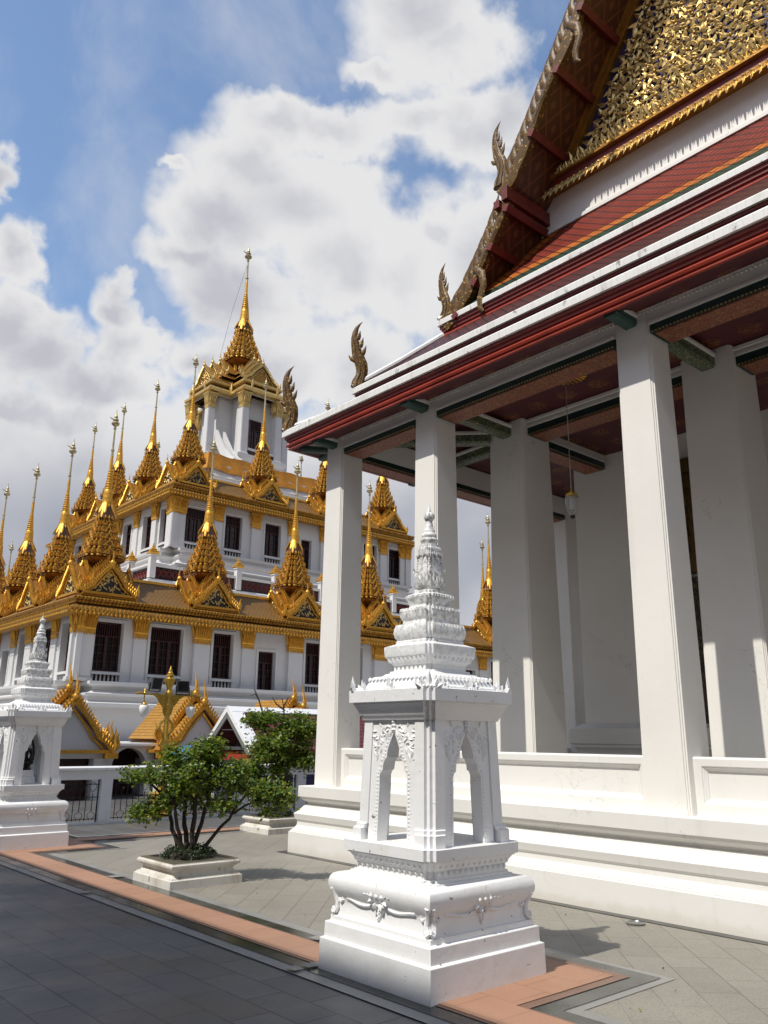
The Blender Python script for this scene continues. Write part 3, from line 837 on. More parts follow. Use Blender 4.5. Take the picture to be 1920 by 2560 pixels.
# lintels, cornices and painted beams
b = MB()
b.box(7.705, 8.09, -4.6, 10.2, 6.135, 6.50); b.box(8.09, HX1 - .6, 9.83, 10.2, 6.1355, 6.50)
b.box(9.67, 10.09, -2.6, 8.15, 6.375, 6.52); b.box(10.09, 12, 7.75, 8.14, 6.3755, 6.52)
b.build('lintel', WHITE_TOP, hall)
b = MB()
for y0, y1 in zip(FRONT_Y, FRONT_Y[1:]):
    for (x, z, h) in ((7.680, 6.137, .03), (7.692, 6.167, .016)): b.box(x, 7.7045, y1 + .223, y0 - .223, z, z + h)
    b.box(8.0905, 8.115, y1 + .223, y0 - .223, 6.137, 6.168)
b.box(7.668, 7.7046, -4.7, 10.25, 6.325, 6.345); b.box(7.655, 7.7047, -4.7, 10.25, 6.345, 6.372)
for k in range(300):
    y = -4.6 + k * .0495
    b.box(7.672, 7.7044, y, y + .028, 6.296, 6.3245)
b.box(8.0906, 8.14, -4.4, 9.8, 6.455, 6.499); b.box(9.62, 9.6695, -2.6, 8.1, 6.455, 6.499)
for y0, y1 in zip((7.95, 4.56, 1.04), (4.56, 1.04, -2.35)):
    b.box(9.640, 9.6696, y1 + .35, y0 - .35, 6.377, 6.41)
b.box(10.23, 11.9, 8.1405, 8.165, 6.377, 6.41); b.box(10.23, 12.0, 7.722, 7.7495, 6.377, 6.41)
b.build('cornice', WHITE_TOP, hall)
def beam(x0, x1, y0, y1, z0, z1, side=GREEN_DARK, under=SOFFIT, g=.03):
    b = MB(); b.box(x0, x1, y0, y1, z0 + .018, z1); o = b.build('painted_beam', side, hall)
    m = MB(); m.box(x0 + g, x1 - g, y0 + .05, y1 - .05, z0, z0 + .0175); m.build('beam_soffit', under, o)
    e = MB()
    if y1 - y0 > x1 - x0:
        for x in (x0 - .006, x1 - .012):
            n = int((y1 - y0) / .045)
            for k in range(n): e.box(x, x + .018, y0 + .03 + k * .045, y0 + .052 + k * .045, z0 + .019, z0 + .032)
    else:
        for y in (y0 - .006, y1 - .012):
            n = int((x1 - x0) / .045)
            for k in range(n): e.box(x0 + .03 + k * .045, x0 + .052 + k * .045, y, y + .018, z0 + .019, z0 + .032)
    e.build('beam_beading', GOLD_PALE, o)
for y0, y1 in zip(FRONT_Y, FRONT_Y[1:]): beam(7.70, 8.09, y1 + .225, y0 - .225, 6.02, 6.134)
for a, c in zip(xs, xs[1:]): beam(a + .225, c - .225, 9.83, 10.2, 6.02, 6.134)
for y0, y1 in zip((7.95, 4.56, 1.04), (4.56, 1.04, -2.35)): beam(9.66, 10.10, y1 + .352, y0 - .352, 6.235, 6.374)
beam(10.232, 11.985, 7.74, 8.15, 6.235, 6.374)
def gbeam(p0, p1, w, z0, z1, mat):
    p0, p1 = Vector((*p0, 0)), Vector((*p1, 0)); t = (p1 - p0).normalized(); s = Vector((-t.y, t.x, 0)) * w / 2
    b = MB()
    ch = .03
    sec = [(-1, z0 + ch), (-.72, z0), (.72, z0), (1, z0 + ch), (1, z1), (-1, z1)]
    b.loft([[tuple(p + s * a + Vector((0, 0, z))) for a, z in sec] for p in (p0, p1)])
    o = b.build('bracket_beam', mat, hall)
    m = MB()
    s2 = s * 1.25
    m.loft([[tuple(p + s2 * a + Vector((0, 0, z))) for a, z in ((-1, z1 + .001), (1, z1 + .001), (1, z1 + .05), (-1, z1 + .05))] for p in (p0 + t * .01, p1 - t * .01)])
    n = int((p1 - p0).length / .06)
    for k in range(n):
        q = p0 + t * (k + .5) * .06
        for sg in (-1, 1): m.leaf(q + s2 * sg + Vector((0, 0, z1 + .045)), (0, 0, -1), s2 * sg, .055, .05, .012)
    m.build('scalloped_trim', WHITE_TOP, o)
for y in FRONT_Y[1:]:
    gbeam((7.26, y), (7.69, y), .17, 6.175, 6.265, GREEN)
for y in (10.02,):
    for p in ((7.26, 10.02), (7.9, 10.66), (7.36, 10.52)): gbeam(p, (7.72, 10.02) if p[1] < 10.1 else (7.86, 10.2), .15, 6.175, 6.265, GREEN)
for x in SIDE_X: gbeam((x, 10.66), (x, 10.24), .17, 6.175, 6.265, GREEN)
for y in (7.93, 4.53, 1.07): gbeam((8.12, y), (9.53, y), .21, 6.26, 6.40, GREEN_MESH)
gbeam((8.1, 9.8), (9.57, 8.3), .21, 6.26, 6.40, GREEN_MESH)
gbeam((10.0, 9.8), (9.95, 8.31), .21, 6.26, 6.40, GREEN_MESH)
gbeam((13.85, 9.8), (13.85, 8.46), .21, 6.26, 6.40, GREEN_MESH)
b = MB(); b.box(8.1, HX1 - .5, -4.4, 9.82, 6.52, 6.56); b.build('gallery_ceiling', CEIL, hall)
# ------------------------------------------------------------ eaves
def eave(s, zb, zt, zred, mats=(EAVE_BOARD, FASCIA), roll=True, name='eave'):
    b = MB(); b.loft([rect(s + .30, zt + .01), rect(s + .05, zt + .006), rect(s + .012, zt), rect(s, zt - .02), rect(s, zb), rect(s + .055, zb - .004), rect(s + .06, zb + .03)], False, False)
    b.build('eave_edge', mats[0], hall)
    h = zb - zred
    f = [(s + .035, zb - .003), (s + .035, zb - .22 * h), (s + .060, zb - .27 * h), (s + .060, zb - .42 * h), (s + .085, zb - .46 * h)]
    if roll: f += [(s + .085, zb - .54 * h), (s + .062, zb - .58 * h), (s + .050, zb - .68 * h), (s + .062, zb - .80 * h), (s + .090, zb - .84 * h)]
    f += [(s + .090, zb - .92 * h), (s + .075, zb - .93 * h), (s + .075, zred), (s + .12, zred + .002)]
    k = 5 if roll else 2
    b = MB(); b.loft([rect(a, z) for a, z in f[:k + 1]], False, False); b.build('upper_fascia', FASCIA_DARK, hall, 40)
    b = MB(); b.loft([rect(a, z) for a, z in f[k:]], False, False)
    return b.build('fascia', mats[1] if roll else FASCIA_DARK, hall, 40)
eave(-.262, 6.425, 6.535, 6.205)
eave(.556, 7.19, 7.30, 6.99, roll=False)
eave(1.575, 8.42, 8.525, 8.13)
b = MB(); b.loft([rect(-.15, 6.208), rect(.24, 6.33), rect(.45, 6.36)], False, False); b.build('eave_soffit', CEIL, hall)
def slope(prof, name, mat):
    b = MB(); b.loft([rect(s, z) for s, z in prof], False, False); return b.build(name, mat, hall)
slope([(-.24, 6.545), (.15, 6.72), (.62, 7.06)], 'lower_roof', SIDE_TILE)
slope([(.60, 7.32), (1.05, 7.66), (1.66, 8.25)], 'middle_roof', MID_TILE)
for s0, z0, s1, z1 in ((-.25, 6.55, .62, 7.07), (.57, 7.325, 1.66, 8.26)):
    b = MB()
    for k, (sx, sy) in enumerate(((1, -1), (1, 1))):
        X = lambda s: HX0 + s
        Y = (lambda s: HY1 - s) if sy < 0 else (lambda s: HY0 + s)
        b.tube([(X(s0), Y(s0), z0), (X((s0 + s1) / 2), Y((s0 + s1) / 2), (z0 + z1) / 2 - .02), (X(s1), Y(s1), z1)], .05, 8)
    b.build('hip_ridge', WHITE_BOARD, hall, 40)
# upper skirt in front of the gable: green border, orange band, red field
def skirt(t): return 1.60 + 1.06 * t, 8.53 + 1.36 * (t * .86 + t * t * .14)
YI = lambda t, m: (HY1 - skirt(t)[0] - m, HY0 + skirt(t)[0] + m)
def field(ts, m0, m1, name, mat, lift):
    b = MB()
    for a, c in zip(ts, ts[1:]):
        for side in ((m0, m1),) if m1 is not None else ((m0, None),):
            rows = []
            for t in (a, c):
                s, z = skirt(t)
                yl, yr = YI(t, m0)
                rows.append([(HX0 + s, yl, z + lift), (HX0 + s, yr, z + lift)])
            b.add(rows[0] + rows[1], [(0, 1, 3, 2)])
    b.build(name, mat, hall)
T = [k / 6 for k in range(7)]
field(T, 0, None, 'skirt_roof_border', GREEN_TILE, 0)
field([.20 + .80 * k / 5 for k in range(6)], .42, None, 'skirt_roof_band', ORANGE_TILE, .006)
field([.36 + .64 * k / 5 for k in range(6)], .80, None, 'skirt_roof_field', RED_TILE, .012)
b = MB()
for yf in (lambda s: HY1 - s, lambda s: HY0 + s):
    b.tube([(HX0 + skirt(t)[0], yf(skirt(t)[0]), skirt(t)[1] + .01) for t in T], .055, 8)
b.build('hip_ridge', WHITE_TOP, hall, 40)
# white frieze under the gable
XF = 10.04
b = MB()
yl, yr = 7.9, 2 * YC - 7.9
b.box(XF, XF + .3, yr, yl, 9.80, 10.56); b.box(XF - .05, XF - .0005, yr - .03, yl + .03, 9.88, 9.945); b.box(XF - .025, XF - .0006, yr - .02, yl + .02, 9.946, 9.99)
b.build('frieze', WHITE_TOP, hall, None, .004)
# gable
def pyz(d): return None
yp, zp = 6.80, 10.90
zap = zp + 1.534 * (yp - YC)
b = MB()
b.prism([(yp + .2, zp - .30), (2 * YC - yp - .2, zp - .30), (YC, zap)], XF + .02, XF + .2, 0)
ped = b.build('pediment', BLUE_GLASS, hall)
g = MB()
g.box(XF - .20, XF + .019, 2 * YC - 7.35, 7.35, 10.565, 10.60)
g.box(XF - .24, XF + .0185, 2 * YC - 7.45, 7.45, 10.74, 10.78)
g.box(XF - .08, XF + .018, 2 * YC - 7.1, 7.1, 10.90, 10.925)
sl = (zap - zp) / (yp - YC)
for sg in (-1, 1):
    for w, d in ((-.06, .14), (.06, .09)):
        q0 = Vector((0, YC + sg * (yp - YC + .12 - w), zp - .05)); q1 = Vector((0, YC, zap + .18 - w * 1.6))
        n = Vector((0, sg * sl, 1)).normalized() * .065
        g.loft([[(XF - d, *(q + a)[1:]) for q in (q0, q1) for a in ((n * -1, n) if q is q0 else (n, n * -1))], [(XF + .019, *(q + a)[1:]) for q in (q0, q1) for a in ((n * -1, n) if q is q0 else (n, n * -1))]])
g.build('gilded_frame', GOLD_DEEP, ped, None, .004)
b = MB(); b.box(XF - .17, XF + .0175, 2 * YC - 7.4, 7.4, 10.60, 10.74); b.build('brown_beam', FASCIA_DARK, ped)
g = MB()
rng = random.Random(11)
n = int((7.3 - (2 * YC - 7.3)) / .118)
for k in range(n):
    y = 2 * YC - 7.3 + k * .118
    o = Vector((XF - .19, y, 10.585))
    for dy, L in ((0, .23), (-.034, .15), (.034, .15)):
        g.leaf(o + Vector((0, dy, 0)), (-.25, dy * 3, -1), (-1, 0, .2), L, .06, .03, .03)
    g.ball(o + Vector((-.03, 0, -.03)), .024, 6, 4)
    o = Vector((XF - .21, y + .03, 10.80))
    for dy, an in ((0, 0), (-.03, .5), (.03, -.5)): g.leaf(o + Vector((.02, dy, 0)), (-.1, -math.sin(an), math.cos(an)), (-1, 0, 0), .125, .055, .028, .03)
    g.leaf(o + Vector((.05, .05, .13)), (-.05, rng.uniform(-.5, .5), 1), (-1, 0, 0), .16, .07, .03, .03)
g.build('gilded_fringe', GOLD_LEAF, ped, 50)
g = MB()
row = 0; z = zp + .16
PX_, PZ_ = .27, .22
while z < zap - .35:
    half_w = (zap - z) / sl - .14
    k = -int(half_w / PX_) - 1
    while k * PX_ < half_w:
        y = YC + (k + .5 * (row % 2)) * PX_ + rng.uniform(-.02, .02)
        k += 1
        zz = z + rng.uniform(-.02, .02)
        if abs(y - YC) > (zap - zz) / sl - .17: continue
        o = Vector((XF + .012, y, zz))
        sg = 1 if (k + row) % 2 else -1
        a0 = rng.uniform(-.5, .5) + PI / 2
        def pol(r, a): return Vector((0, r * math.cos(a) * sg, r * math.sin(a)))
        if y > 1.6 and zz < 15: g.tube([o + pol(.12 - .07 * j / 7, a0 + j * .7) + Vector((-.03, 0, 0)) for j in range(8)], [.014] * 7 + [.006], 5)
        for j in range(6):
            a = a0 + j * .98
            r = .12 - .03 * j / 6
            rad = pol(1, a); tan = Vector((0, -math.sin(a) * sg, math.cos(a)))
            d = (rad * .75 + tan * .65 + Vector((-.10, 0, 0)))
            g.leaf(o + pol(r, a) + Vector((-.03, 0, 0)), d, (-1, rng.uniform(-.12, .12), rng.uniform(.0, .25)), rng.uniform(.14, .17), .094, .028, rng.uniform(.01, .03))
        for j in range(5):
            a = a0 + j * 2 * PI / 5
            g.leaf(o + pol(.012, a) + Vector((-.035, 0, 0)), pol(1, a) + Vector((-.35, 0, 0)), (-1, 0, .1), .08, .06, .018, .012)
        g.ball(o + Vector((-.062, 0, 0)), .024, 6, 4)
    row += 1; z += PZ_
g.build('gilded_foliage', GOLD_LEAF, ped, 55)
# verges of the gable roof: lower and upper bargeboard lines in the plane X = XB
XB = 9.04
LOW = [(8.78, 8.42), (8.55, 8.56), (8.25, 8.82), (7.95, 9.19), (7.64, 9.62), (7.36, 10.08)]
UPP = [(7.50, 10.32), (7.30, 10.46), (7.02, 10.82), (6.72, 11.26), (6.35, 11.86), (5.95, 12.50), (5.5, 13.22), (5.0, 14.03), (4.2, 15.32), (YC, 17.62)]
mir = lambda L: [(2 * YC - y, z) for y, z in L]
def nrm2(L, i):
    a, c = L[max(i - 1, 0)], L[min(i + 1, len(L) - 1)]
    dy, dz = c[0] - a[0], c[1] - a[1]; l = math.hypot(dy, dz)
    return (dz / l, -dy / l) if dy < 0 else (-dz / l, dy / l)
def resample(L, d):
    out = []; acc = 0
    for (y0, z0), (y1, z1) in zip(L, L[1:]):
        l = math.hypot(y1 - y0, z1 - z0); n = max(1, round(l / d))
        for k in range(n): out.append((y0 + (y1 - y0) * k / n, z0 + (z1 - z0) * k / n))
    out.append(L[-1]); return out
for side in (lambda L: L, mir):
    for L0, wave in ((LOW, .5), (UPP, 1.)):
        L = side(resample(L0, .10))
        up = [nrm2(L, i) for i in range(len(L))]
        sgn = 1 if up[len(up) // 2][1] > 0 else -1
        up = [(a * sgn, c * sgn) for a, c in up]
        b = MB()
        r0, r1 = [], []
        arc = 0
        secs = []
        for i, ((y, z), (ny, nz)) in enumerate(zip(L, up)):
            ph = i * .1
            dep = .12 + .05 * wave * math.sin(ph * 3.1) + (.04 if i < 4 else 0)
            hi = .045
            secs.append([(XB - .05, y + ny * hi, z + nz * hi), (XB + .06, y + ny * hi, z + nz * hi), (XB + .06, y - ny * dep, z - nz * dep), (XB - .05, y - ny * dep, z - nz * dep), (XB - .075, y - ny * dep * .45, z - nz * dep * .45)])
        b.loft(secs)
        barge = b.build('bargeboard', MOSAIC, hall, 35)
        # flame leaves along the upper edge
        f = MB()
        step = 2
        for i in range(2, len(L) - 1, step):
            (y, z), (ny, nz) = L[i], up[i]
            if z > 14.6: break
            ty, tz = L[min(i + 1, len(L) - 1)][0] - L[i - 1][0], L[min(i + 1, len(L) - 1)][1] - L[i - 1][1]
            l = math.hypot(ty, tz); ty /= l; tz /= l
            q = Vector((XB, y, z))
            T_ = Vector((0, ty, tz)); Nn = Vector((0, ny, nz))
            f.tube([q - T_ * .08 + Nn * .0, q + Nn * .07 - T_ * .03, q + Nn * .15 + T_ * .03, q + Nn * .21 + T_ * .11, q + Nn * .235 + T_ * .20, q + Nn * .25 + T_ * .29, q + Nn * .28 + T_ * .36],
                   [.05, .07, .078, .066, .045, .022, .003], 10, .5, (1, 0, 0))
        f.build('flame_crest', MOSAIC, barge, 50)
        # hook tails hanging from the board
        for yy in ((5.93,) if wave == 1. else (8.02,)):
            zz = 12.45 if wave == 1. else 9.02
            h = MB()
            s = 1 if side is not mir else -1
            y_ = yy if s == 1 else 2 * YC - yy
            h.tube([(XB - .06, y_, zz + .12), (XB - .08, y_ - .16 * s, zz - .05), (XB - .08, y_ - .19 * s, zz - .28), (XB - .08, y_ - .10 * s, zz - .5), (XB - .08, y_ - .11 * s, zz - .68), (XB - .08, y_ - .18 * s, zz - .74)],
                   [.07, .075, .07, .06, .05, .02], 8, .6, (1, 0, 0))
            h.build('hook_tail', MOSAIC, barge, 50)
        # soffit, roof surface and purlins running back from the verge
        b = MB()
        o1 = [(y - ny * .06, z - nz * .06) for (y, z), (ny, nz) in zip(L, up)]
        b.loft([[(XB + .06, y, z), (XF + .02, y, z)] for y, z in o1], False, False, False)
        b.build('verge_soffit', RED_DIA, hall)
        b = MB()
        o2 = [(y + ny * .03, z + nz * .03) for (y, z), (ny, nz) in zip(L, up)]
        b.loft([[(XB + .02, y, z), (HX1 - 1.7, y, z)] for y, z in o2], False, False, False)
        b.build('main_roof', SIDE_TILE, hall)
        for i in range(3 if wave < 1 else 10, len(L) - 1, 6 if wave < 1 else 10):
            (y, z), (ny, nz) = L[i], up[i]
            if z > 15: break
            c = Vector((0, y - ny * .12, z - nz * .12)); a = Vector((0, ny, nz)) * .055; t = Vector((0, -nz, ny)) * .06
            b = MB()
            b.loft([[(x, *(c + p + q)[1:]) for p, q in ((a, t), (a, -t), (-a, -t), (-a, t))] for x in (XB - .10, XF)])
            b.build('purlin', PURLIN, hall, None, .004)
# big twin blocks below the upper hook
for s in (1, -1):
    for y, z, dz in ((7.30, 10.18, .12), (7.47, 10.05, .07)):
        b = MB(); y_ = y if s == 1 else 2 * YC - y
        b.box(XB - .13, XF, y_ - .06, y_ + .06, z - dz, z + dz); b.build('purlin', PURLIN, hall, None, .004)
# horn finials
def horn(p, out, H, name='horn_finial'):
    p = Vector(p); o = Vector(out).normalized(); th = Vector((-o.y, o.x, 0))
    cl = [(0, -.06), (-.01, .04), (-.037, .125), (-.045, .22), (-.032, .31), (.0, .40), (.035, .49), (.052, .58), (.068, .67), (.078, .76), (.072, .85), (.045, .93), (.005, .985), (-.04, 1.03)]
    wd = [.15, .135, .108, .105, .112, .106, .096, .086, .076, .064, .050, .036, .019, .003]
    b = MB()
    b.tube([p + o * a * H + Vector((0, 0, z * H)) for a, z in cl], [w * H * .84 for w in wd], 12, .5, th)
    for a, z, da, dz, L in ((-.045, .50, -1, 1.5, .10), (-.012, .64, -1, 1.8, .085), (.025, .77, -1, 2.0, .07), (.09, .40, 1, .35, .08)):
        q = p + o * a * H + Vector((0, 0, z * H)); d = (o * da + Vector((0, 0, dz))).normalized()
        b.tube([q - d * .03 * H, q + d * L * .35 * H, q + d * L * .75 * H + Vector((0, 0, .02 * H)), q + d * L * H + Vector((0, 0, .05 * H))], [.05 * H, .036 * H, .016 * H, .002], 8, .5, th)
    # raised ribs following the body
    for k in (-.35, .25):
        b.tube([p + o * (a + k * w) * H + th * .40 * w * H + Vector((0, 0, z * H)) for (a, z), w in zip(cl[:10], wd[:10])], [.014 * H] * 9 + [.004], 6)
        b.tube([p + o * (a + k * w) * H - th * .40 * w * H + Vector((0, 0, z * H)) for (a, z), w in zip(cl[:10], wd[:10])], [.014 * H] * 9 + [.004], 6)
    return b.build(name, MOSAIC, hall, 55)
horn((HX0 - .18, HY1 + .18, 6.60), (-1, 1, 0), 1.10)
horn((HX0 + .64, HY1 - .64, 7.38), (-1, 1, 0), 1.13)
for s in (1, -1):
    f = lambda y: y if s == 1 else 2 * YC - y
    horn((XB, f(8.80), 8.58), (0, s, 0), 1.02)
    horn((XB, f(7.47), 10.52), (0, s, 0), 1.18)
    horn((HX0 - .18, HY0 - .18, 6.60), (-1, -1, 0), 1.10) if s < 0 else None
# hanging lantern in the gallery
lan = thing('hanging_lantern', 'glass lantern on a long white rod under the red gallery ceiling', 'lantern', (8.78, 6.21, 6.52))
lx, ly = 8.78, 6.21
b = MB(); b.tube([(lx, ly, 6.50), (lx, ly, 4.84)], .006, 8); b.build('rod', SILVER, lan)
b = MB(); b.lathe([(.10, 6.515), (.09, 6.50), (.05, 6.49), (.03, 6.46), (.012, 6.44)], 16, (lx, ly, 0))
for ring, r_, L in ((16, .09, .10), (20, .17, .09), (26, .24, .07)):
    for k in range(ring):
        a = 2 * PI * k / ring; d = Vector((math.cos(a), math.sin(a), 0))
        b.leaf(Vector((lx, ly, 6.512)) + d * r_, d, (0, 0, -1), L, .045, .016)
b.build('ceiling_rose', GOLD, lan, 40)
LT = Matrix.Translation((lx, ly, 4.45)) @ Matrix.Diagonal((.74, .74, .8, 1)) @ Matrix.Translation((-lx, -ly, -4.45))
b = MB(); b.T = LT; b.lathe([(.012, 4.95), (.03, 4.93), (.035, 4.90), (.09, 4.885), (.105, 4.87), (.105, 4.83), (.08, 4.82)], 20, (lx, ly, 0)); b.build('cap', BRASS, lan, 40)
b = MB(); b.T = LT
b.lathe([(.118, 4.825), (.122, 4.79), (.118, 4.70), (.10, 4.60), (.065, 4.52), (.045, 4.50), (.042, 4.502), (.060, 4.525), (.094, 4.602), (.112, 4.70), (.116, 4.79), (.112, 4.825)], 24, (lx, ly, 0)); b.build('glass_shade', GLASS, lan, 50)
b = MB(); b.T = LT; b.lathe([(.045, 4.82), (.05, 4.76), (.05, 4.66), (.035, 4.62), (.01, 4.61)], 14, (lx, ly, 0)); b.build('bulb', OPAL, lan, 50)
b = MB(); b.T = LT; b.lathe([(.046, 4.505), (.045, 4.47), (.02, 4.45), (.001, 4.445)], 14, (lx, ly, 0)); b.build('foot', BLACK_METAL, lan, 40)
# ------------------------------------------------------------------ the tiered temple with gold spires
LX, LY = 25.3, 43.35
loha = thing('spired_temple', 'huge tiered white temple bristling with gold spires behind the courtyard', 'temple', (LX, LY, 0))
C0 = (LX, LY, 0)
def face(k):
    return Matrix.Translation((LX, LY, 0)) @ Matrix.Rotation(-k * PI / 2, 4, 'Z')
def lsq(prof, name, mat, red=0., smooth=None, parent=None, cap=False):
    b = MB(); b.loft([[(LX + x, LY + y, z) for x, y in rsq(h, red, 1)] for h, z in prof], cap, cap)
    return b.build(name, mat, parent or loha, smooth)
def wallface(T, u0, u1, z0, z1, d, ops, depth, name='wall'):
    us = sorted({u0, u1} | {o[0] for o in ops} | {o[1] for o in ops}); zs = sorted({z0, z1} | {o[2] for o in ops} | {o[3] for o in ops})
    b = MB(); b.T = T
    for i in range(len(us) - 1):
        for j in range(len(zs) - 1):
            cu, cz = (us[i] + us[i + 1]) / 2, (zs[j] + zs[j + 1]) / 2
            if any(o[0] < cu < o[1] and o[2] < cz < o[3] for o in ops): continue
            b.add([(us[i], -d, zs[j]), (us[i + 1], -d, zs[j]), (us[i + 1], -d, zs[j + 1]), (us[i], -d, zs[j + 1])], [(0, 1, 2, 3)])
    for a, c, e, f in ops:
        q = [(a, e), (c, e), (c, f), (a, f)]
        for (p, r), (s, t) in zip(q, q[1:] + q[:1]):
            b.add([(p, -d, r), (s, -d, t), (s, -d + depth, t), (p, -d + depth, r)], [(0, 1, 2, 3)])
        m = .10
        for (p, r, s, t) in ((a - m, e, a, f + m), (c, e, c + m, f + m), (a, f, c, f + m)):
            b.box(p, s, -d - .03, -d - .0005, r, t)
    return b.build(name, WHITE_LOHA, loha)
def window(T, a, c, z0, z1, d, depth, door=False):
    b = MB(); b.T = T; w = .07
    y0, y1 = -d + depth - .10, -d + depth - .02
    b.box(a, a + w, y0, y1, z0, z1); b.box(c - w, c, y0, y1, z0, z1); b.box(a + w, c - w, y0, y1, z1 - w, z1); b.box(a + w, c - w, y0, y1, z0, z0 + w)
    tr = z0 + (z1 - z0) * .70
    b.box(a + w, c - w, y0 - .01, y1 - .001, tr, tr + .05)
    n = 2 if c - a < 1.15 else 3
    for k in range(1, n):
        u = a + (c - a) * k / n; b.box(u - .055, u + .055, y0 - .005, y1 - .002, z0 + w, tr)
    for k in range(n):
        ua, ub = a + (c - a) * k / n, a + (c - a) * (k + 1) / n
        um = (ua + ub) / 2; b.box(um - .013, um + .013, y0 + .02, y1 - .003, z0 + w, tr)
        for j in range(1, 4):
            z = z0 + w + (tr - z0 - w) * j / 4; b.box(ua + .05, ub - .05, y0 + .025, y1 - .004, z - .012, z + .012)
    s = int((c - a) / .085)
    for k in range(1, s):
        u = a + (c - a) * k / s; b.box(u - .016, u + .016, y0 + .02, y1 - .005, tr + .05, z1 - w)
    o = b.build('window' if not door else 'door', WOOD_RED, loha)
    g = MB(); g.T = T
    g.add([(a, -d + depth - .03, z0), (c, -d + depth - .03, z0), (c, -d + depth - .03, z1), (a, -d + depth - .03, z1)], [(0, 1, 2, 3)])
    g.build('pane', GLASS_DARK, o)
    rn = random.Random(int(a * 31 + d * 7 + z0))
    if rn.random() < .6 and not door:
        g = MB(); g.T = T; u0 = a + (c - a) * rn.choice((.08, .5)); u1 = u0 + (c - a) * rn.uniform(.2, .4)
        n = 6
        g.loft([[(u0 + (u1 - u0) * k / n, -d + depth - .028 + .012 * (k % 2), z) for k in range(n + 1)] for z in (z0 + .05, z0 + (z1 - z0) * rn.uniform(.35, .66))], False, False, False)
        g.build('curtain', CURTAIN, o)
def balusters(T, a, c, z0, z1, d):
    b = MB(); b.T = T
    n = max(3, int((c - a) / .15))
    for k in range(n):
        u = a + (c - a) * (k + .5) / n
        b.box(u - .028, u + .028, -d + .05, -d + .10, z0, z1)
    b.box(a - .04, c + .04, -d - .06, -d + .12, z1, z1 + .07)
    o = b.build('balustrade', WHITE_LOHA, loha)
    m = MB(); m.T = T; m.box(a, c, -d + .14, -d + .16, z0, z1); m.build('backing', WOOD_RED, o)
def capital(T, u, w, d, z0, z1, th=.13):
    b = MB(); b.T = T
    h = z1 - z0
    def ring(e, z): return [(u - w / 2 - e, -d - th - e, z), (u + w / 2 + e, -d - th - e, z), (u + w / 2 + e, -d + .01, z), (u - w / 2 - e, -d + .01, z)]
    b.loft([ring(.012, z0), ring(.03, z0 + .02), ring(.03, z0 + .06 * h + .02), ring(.012, z0 + .12 * h), ring(.035, z0 + .2 * h), ring(.02, z0 + .26 * h), ring(.025, z0 + .6 * h), ring(.07, z0 + .9 * h), ring(.10, z1 - .03), ring(.10, z1)])
    n = max(4, int(w / .09))
    for k in range(n):
        x = u - w / 2 + w * (k + .5) / n
        b.leaf((x, -d - th - .02, z0 + .26 * h), (0, -.12, 1), (0, -1, 0), h * .72, w / n * 1.15, .05, .04)
        b.leaf((x, -d - th - .02, z0 + .03), (0, 0, -1), (0, -1, 0), h * .22, w / n * 1.0, .03)
    for sx in (-1, 1):
        for q in (.3, .75):
            b.leaf((u + sx * (w / 2 + .02), -d - th * q, z0 + .26 * h), (sx * .12, 0, 1), (sx, 0, 0), h * .72, th * .6, .05, .04)
            b.leaf((u + sx * (w / 2 + .02), -d - th * q, z0 + .03), (0, 0, -1), (sx, 0, 0), h * .22, th * .5, .03)
    return b.build('gold_capital', GOLD, loha, 40)
def pilaster(T, u, w, d, z0, z1, th=.13):
    b = MB(); b.T = T
    b.box(u - w / 2, u + w / 2, -d - th, -d - .0006, z0 + .12, z1); b.box(u - w / 2 - .06, u + w / 2 + .06, -d - th - .06, -d - .0007, z0, z0 + .12)
    b.build('pilaster', WHITE_LOHA, loha, None, .006)
# ---- podium and lower storey
lsq([(14.75, -.02), (14.75, 2.50), (14.95, 2.54), (15.02, 2.58), (15.02, 2.70), (14.9, 2.74), (14.82, 2.78), (14.82, 2.93), (14.95, 2.97), (14.95, 3.03), (14.7, 3.07), (14.52, 3.16), (14.55, 3.26), (14.72, 3.33), (14.75, 3.36), (14.75, 3.46), (14.15, 3.465)], 'podium', WHITE_LOHA, .9, 30)
LOWW = [(-13.62, -12.56, 0), (-11.48, -10.12, 0), (-8.78, -7.86, 0), (-6.64, -5.78, 1), (-4.24, -3.34, 0), (-1.95, -1.0, 0)]
LOWW += [(-c, -a, t) for a, c, t in LOWW[::-1]]
PIL = [(-14.33, .40, .20), (-13.92, .44, .13), (-11.9, .50, .07), (-9.35, .68, .16), (-7.2, .52, .07), (-4.85, .72, .16), (-2.6, .52, .07), (0, .76, .16)]
PIL += [(-u, w, t) for u, w, t in PIL[:-1]]
DW = 14.2
for k in range(4):
    T = face(k)
    ops = [(a, c, 2.93 if t else 3.84, 5.07 if t else 5.64) for a, c, t in LOWW] + [(a, c, 3.50, 3.73) for a, c, t in LOWW if not t]
    if k > 1: ops = []
    ops = [(a, c, max(e, 3.47), f) for a, c, e, f in ops]
    wallface(T, -14.2, 14.2, 3.465, 6.1, DW, ops, .32)
    if k > 1: continue
    for a, c, t in LOWW:
        window(T, a, c, 3.47 if t else 3.84, 5.07 if t else 5.64, DW, .32, t)
        if not t: balusters(T, a, c, 3.50, 3.73, DW)
    for u, w, th in PIL:
        pilaster(T, u, w, DW, 3.465, 5.25, th); capital(T, u, w, DW, 5.2, 5.93, th)
